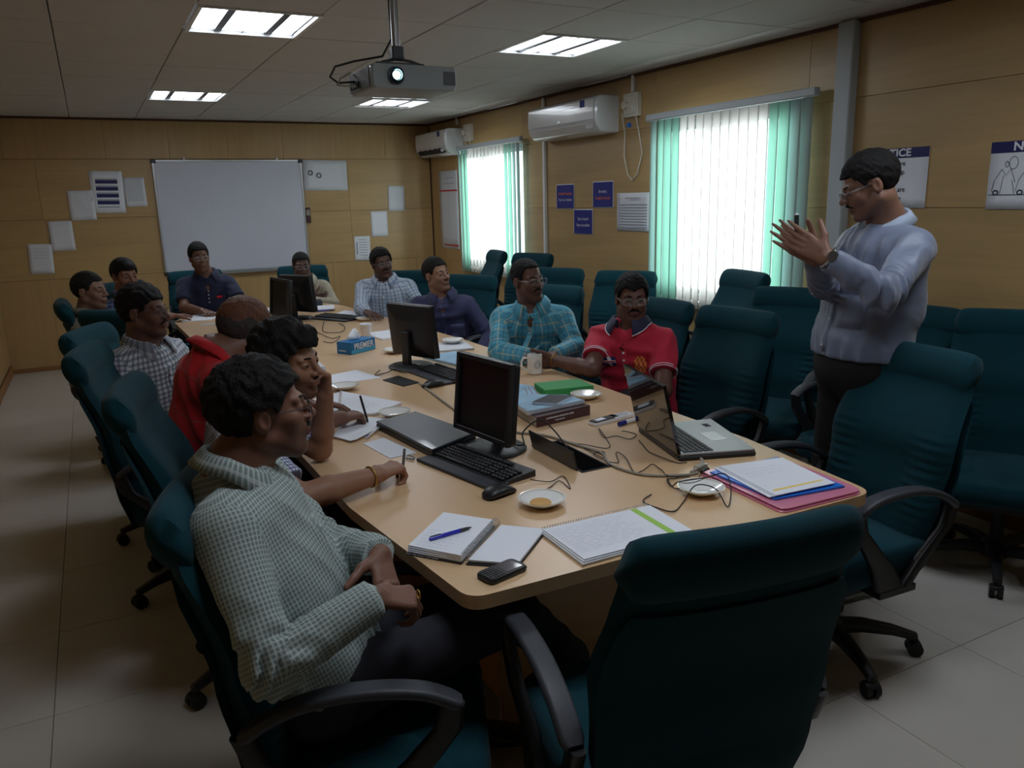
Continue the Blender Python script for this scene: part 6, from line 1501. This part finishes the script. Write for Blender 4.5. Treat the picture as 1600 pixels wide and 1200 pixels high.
mat('white_gloss', (218, 220, 222), .22, coat=.5)
aircon(5.29, 6.36, 2.070, 2.345, 'white split air conditioner in the middle of the right wall'); aircon(8.20, 9.10, 2.075, 2.345, 'white split air conditioner in the far corner', True)
def socket(y, z, label, cl):
    t = thing('wall_socket', label, 'socket', (XR, y, z)); MB().box((-.02, 0, 0), (.04, .18, .17), bev=.004).build('socket_box', 'ivory', t); MB().box((-.043, 0, .0), (.006, .14, .13), bev=.003).build('face_plate', 'ivory', t)
    MB().cyl((-.046, .04, 0), (-.075, .04, 0), .028, n=16).build('plug', 'ivory', t, smooth=40); MB().box((-.047, -.04, -.02), (.006, .022, .03)).build('switch', 'paper', t)
    MB().box((-.012, .05, -.14), (.02, .03, .03)).build('blue_clip', 'folder_blue', t)
    MB().tube([Vector(p) for p in cl], .005, 7).build('hanging_lead', 'ivory', t, smooth=0)
mat('ivory', (214, 210, 196), .45)
socket(5.09, 2.25, 'wall socket with a long hanging cable loop near the nearer window', [(-.05, .09, -.05), (-.012, .10, -.20), (-.012, .11, -.36), (-.012, .06, -.50), (-.012, .0, -.545), (-.012, -.06, -.50), (-.012, -.12, -.35), (-.012, -.07, -.18), (-.03, -.06, -.08)])
socket(8.02, 2.285, 'wall socket beside the far corner air conditioner', [(-.05, .07, -.05), (-.012, .09, -.12), (-.012, .07, -.20), (-.012, .0, -.22), (-.03, -.05, -.08)])

# projector
pj = thing('projector', 'ceiling mounted projector with its lamp on', 'projector', (1.17, 3.14, 2.055))
mat('proj_grey', (150, 158, 158), .4); mat('proj_side', (88, 92, 96), .5)
rg = [[(px, yy, py) for px, py in rr(.345*s, .088*s, 5, .016)] for yy, s in ((-.14, .96), (-.132, 1), (.132, 1), (.14, .96))]
MB().loft(rg).build('housing', 'proj_grey', pj, smooth=35)
MB().box((-.174, .01, 0), (.004, .24, .07)).build('side_panel', 'proj_side', pj)
for k in range(4): MB().box((-.178, .02+.03*k, -.012), (.006, .018, .022)).build('connector', 'matte_black', pj)
rgl = [[(-.080+px, yy, .002+py) for px, py in rr(.062*s, .060*s, 6, .024)] for yy, s in ((-.138, 1), (-.152, 1), (-.153, .8))]
MB().loft(rgl).build('lens_surround', mat('lens_ring', (28, 50, 66), .3), pj, smooth=40)
MB().lathe([(.024, 0), (.024, .012), (.020, .014), (.018, .004)], (-.080, -.152, .002), 24, Matrix.Rotation(PI/2, 3, 'X')).build('lens_barrel', 'lens_ring', pj, smooth=40)
mat('lens_glow', (200, 255, 250), .2, emit=(205, 255, 248), es=22)
MB().sphere((-.080, -.153, .002), .0165, 8, (1, .5, 1)).build('lens', 'lens_glow', pj, smooth=0)
MB().box((.14, -.1405, .0), (.05, .002, .05)).build('vent_panel', 'proj_side', pj)
for k in range(9): MB().box((.02+.016*k, -.02, .046), (.010, .16, .004)).build('top_vent', 'matte_black', pj)
MB().box((-.02, 0, .060), (.20, .08, .012), bev=.003).build('mount_plate', 'proj_side', pj)
for s in (-1, 1): MB().tube([(-.02+s*.11, -.06*s, .046), (-.02+s*.05, -.02*s, .075), (-.02, 0, .085)], .006, 6).build('mount_arm', 'proj_side', pj)
MB().box((-.02, 0, .105), (.05, .05, .05), bev=.005).build('mount_head', 'proj_side', pj); MB().cyl((-.02, 0, .12), (-.02, 0, .405), .016, n=16).build('mount_pole', 'alu', pj, smooth=40); MB().lathe([(.05, .397), (.05, .412), (.02, .412)], (-.02, 0, 0), 20).build('ceiling_plate', 'alu', pj, smooth=40)
MB().tube([(-.178, .05, 0), (-.24, .07, -.004), (-.265, .09, .02), (-.24, .10, .06), (-.16, .11, .085), (-.06, .05, .10), (-.03, .02, .16), (-.035, .015, .405)], .0045, 7).build('video_lead', 'black_cable', pj, smooth=0)
MB().tube([(-.178, .02, -.02), (-.225, .03, -.02), (-.25, .05, -.015), (-.235, .06, .01), (-.18, .10, .04)], .0035, 6).build('power_lead', 'grey_cable', pj, smooth=0)
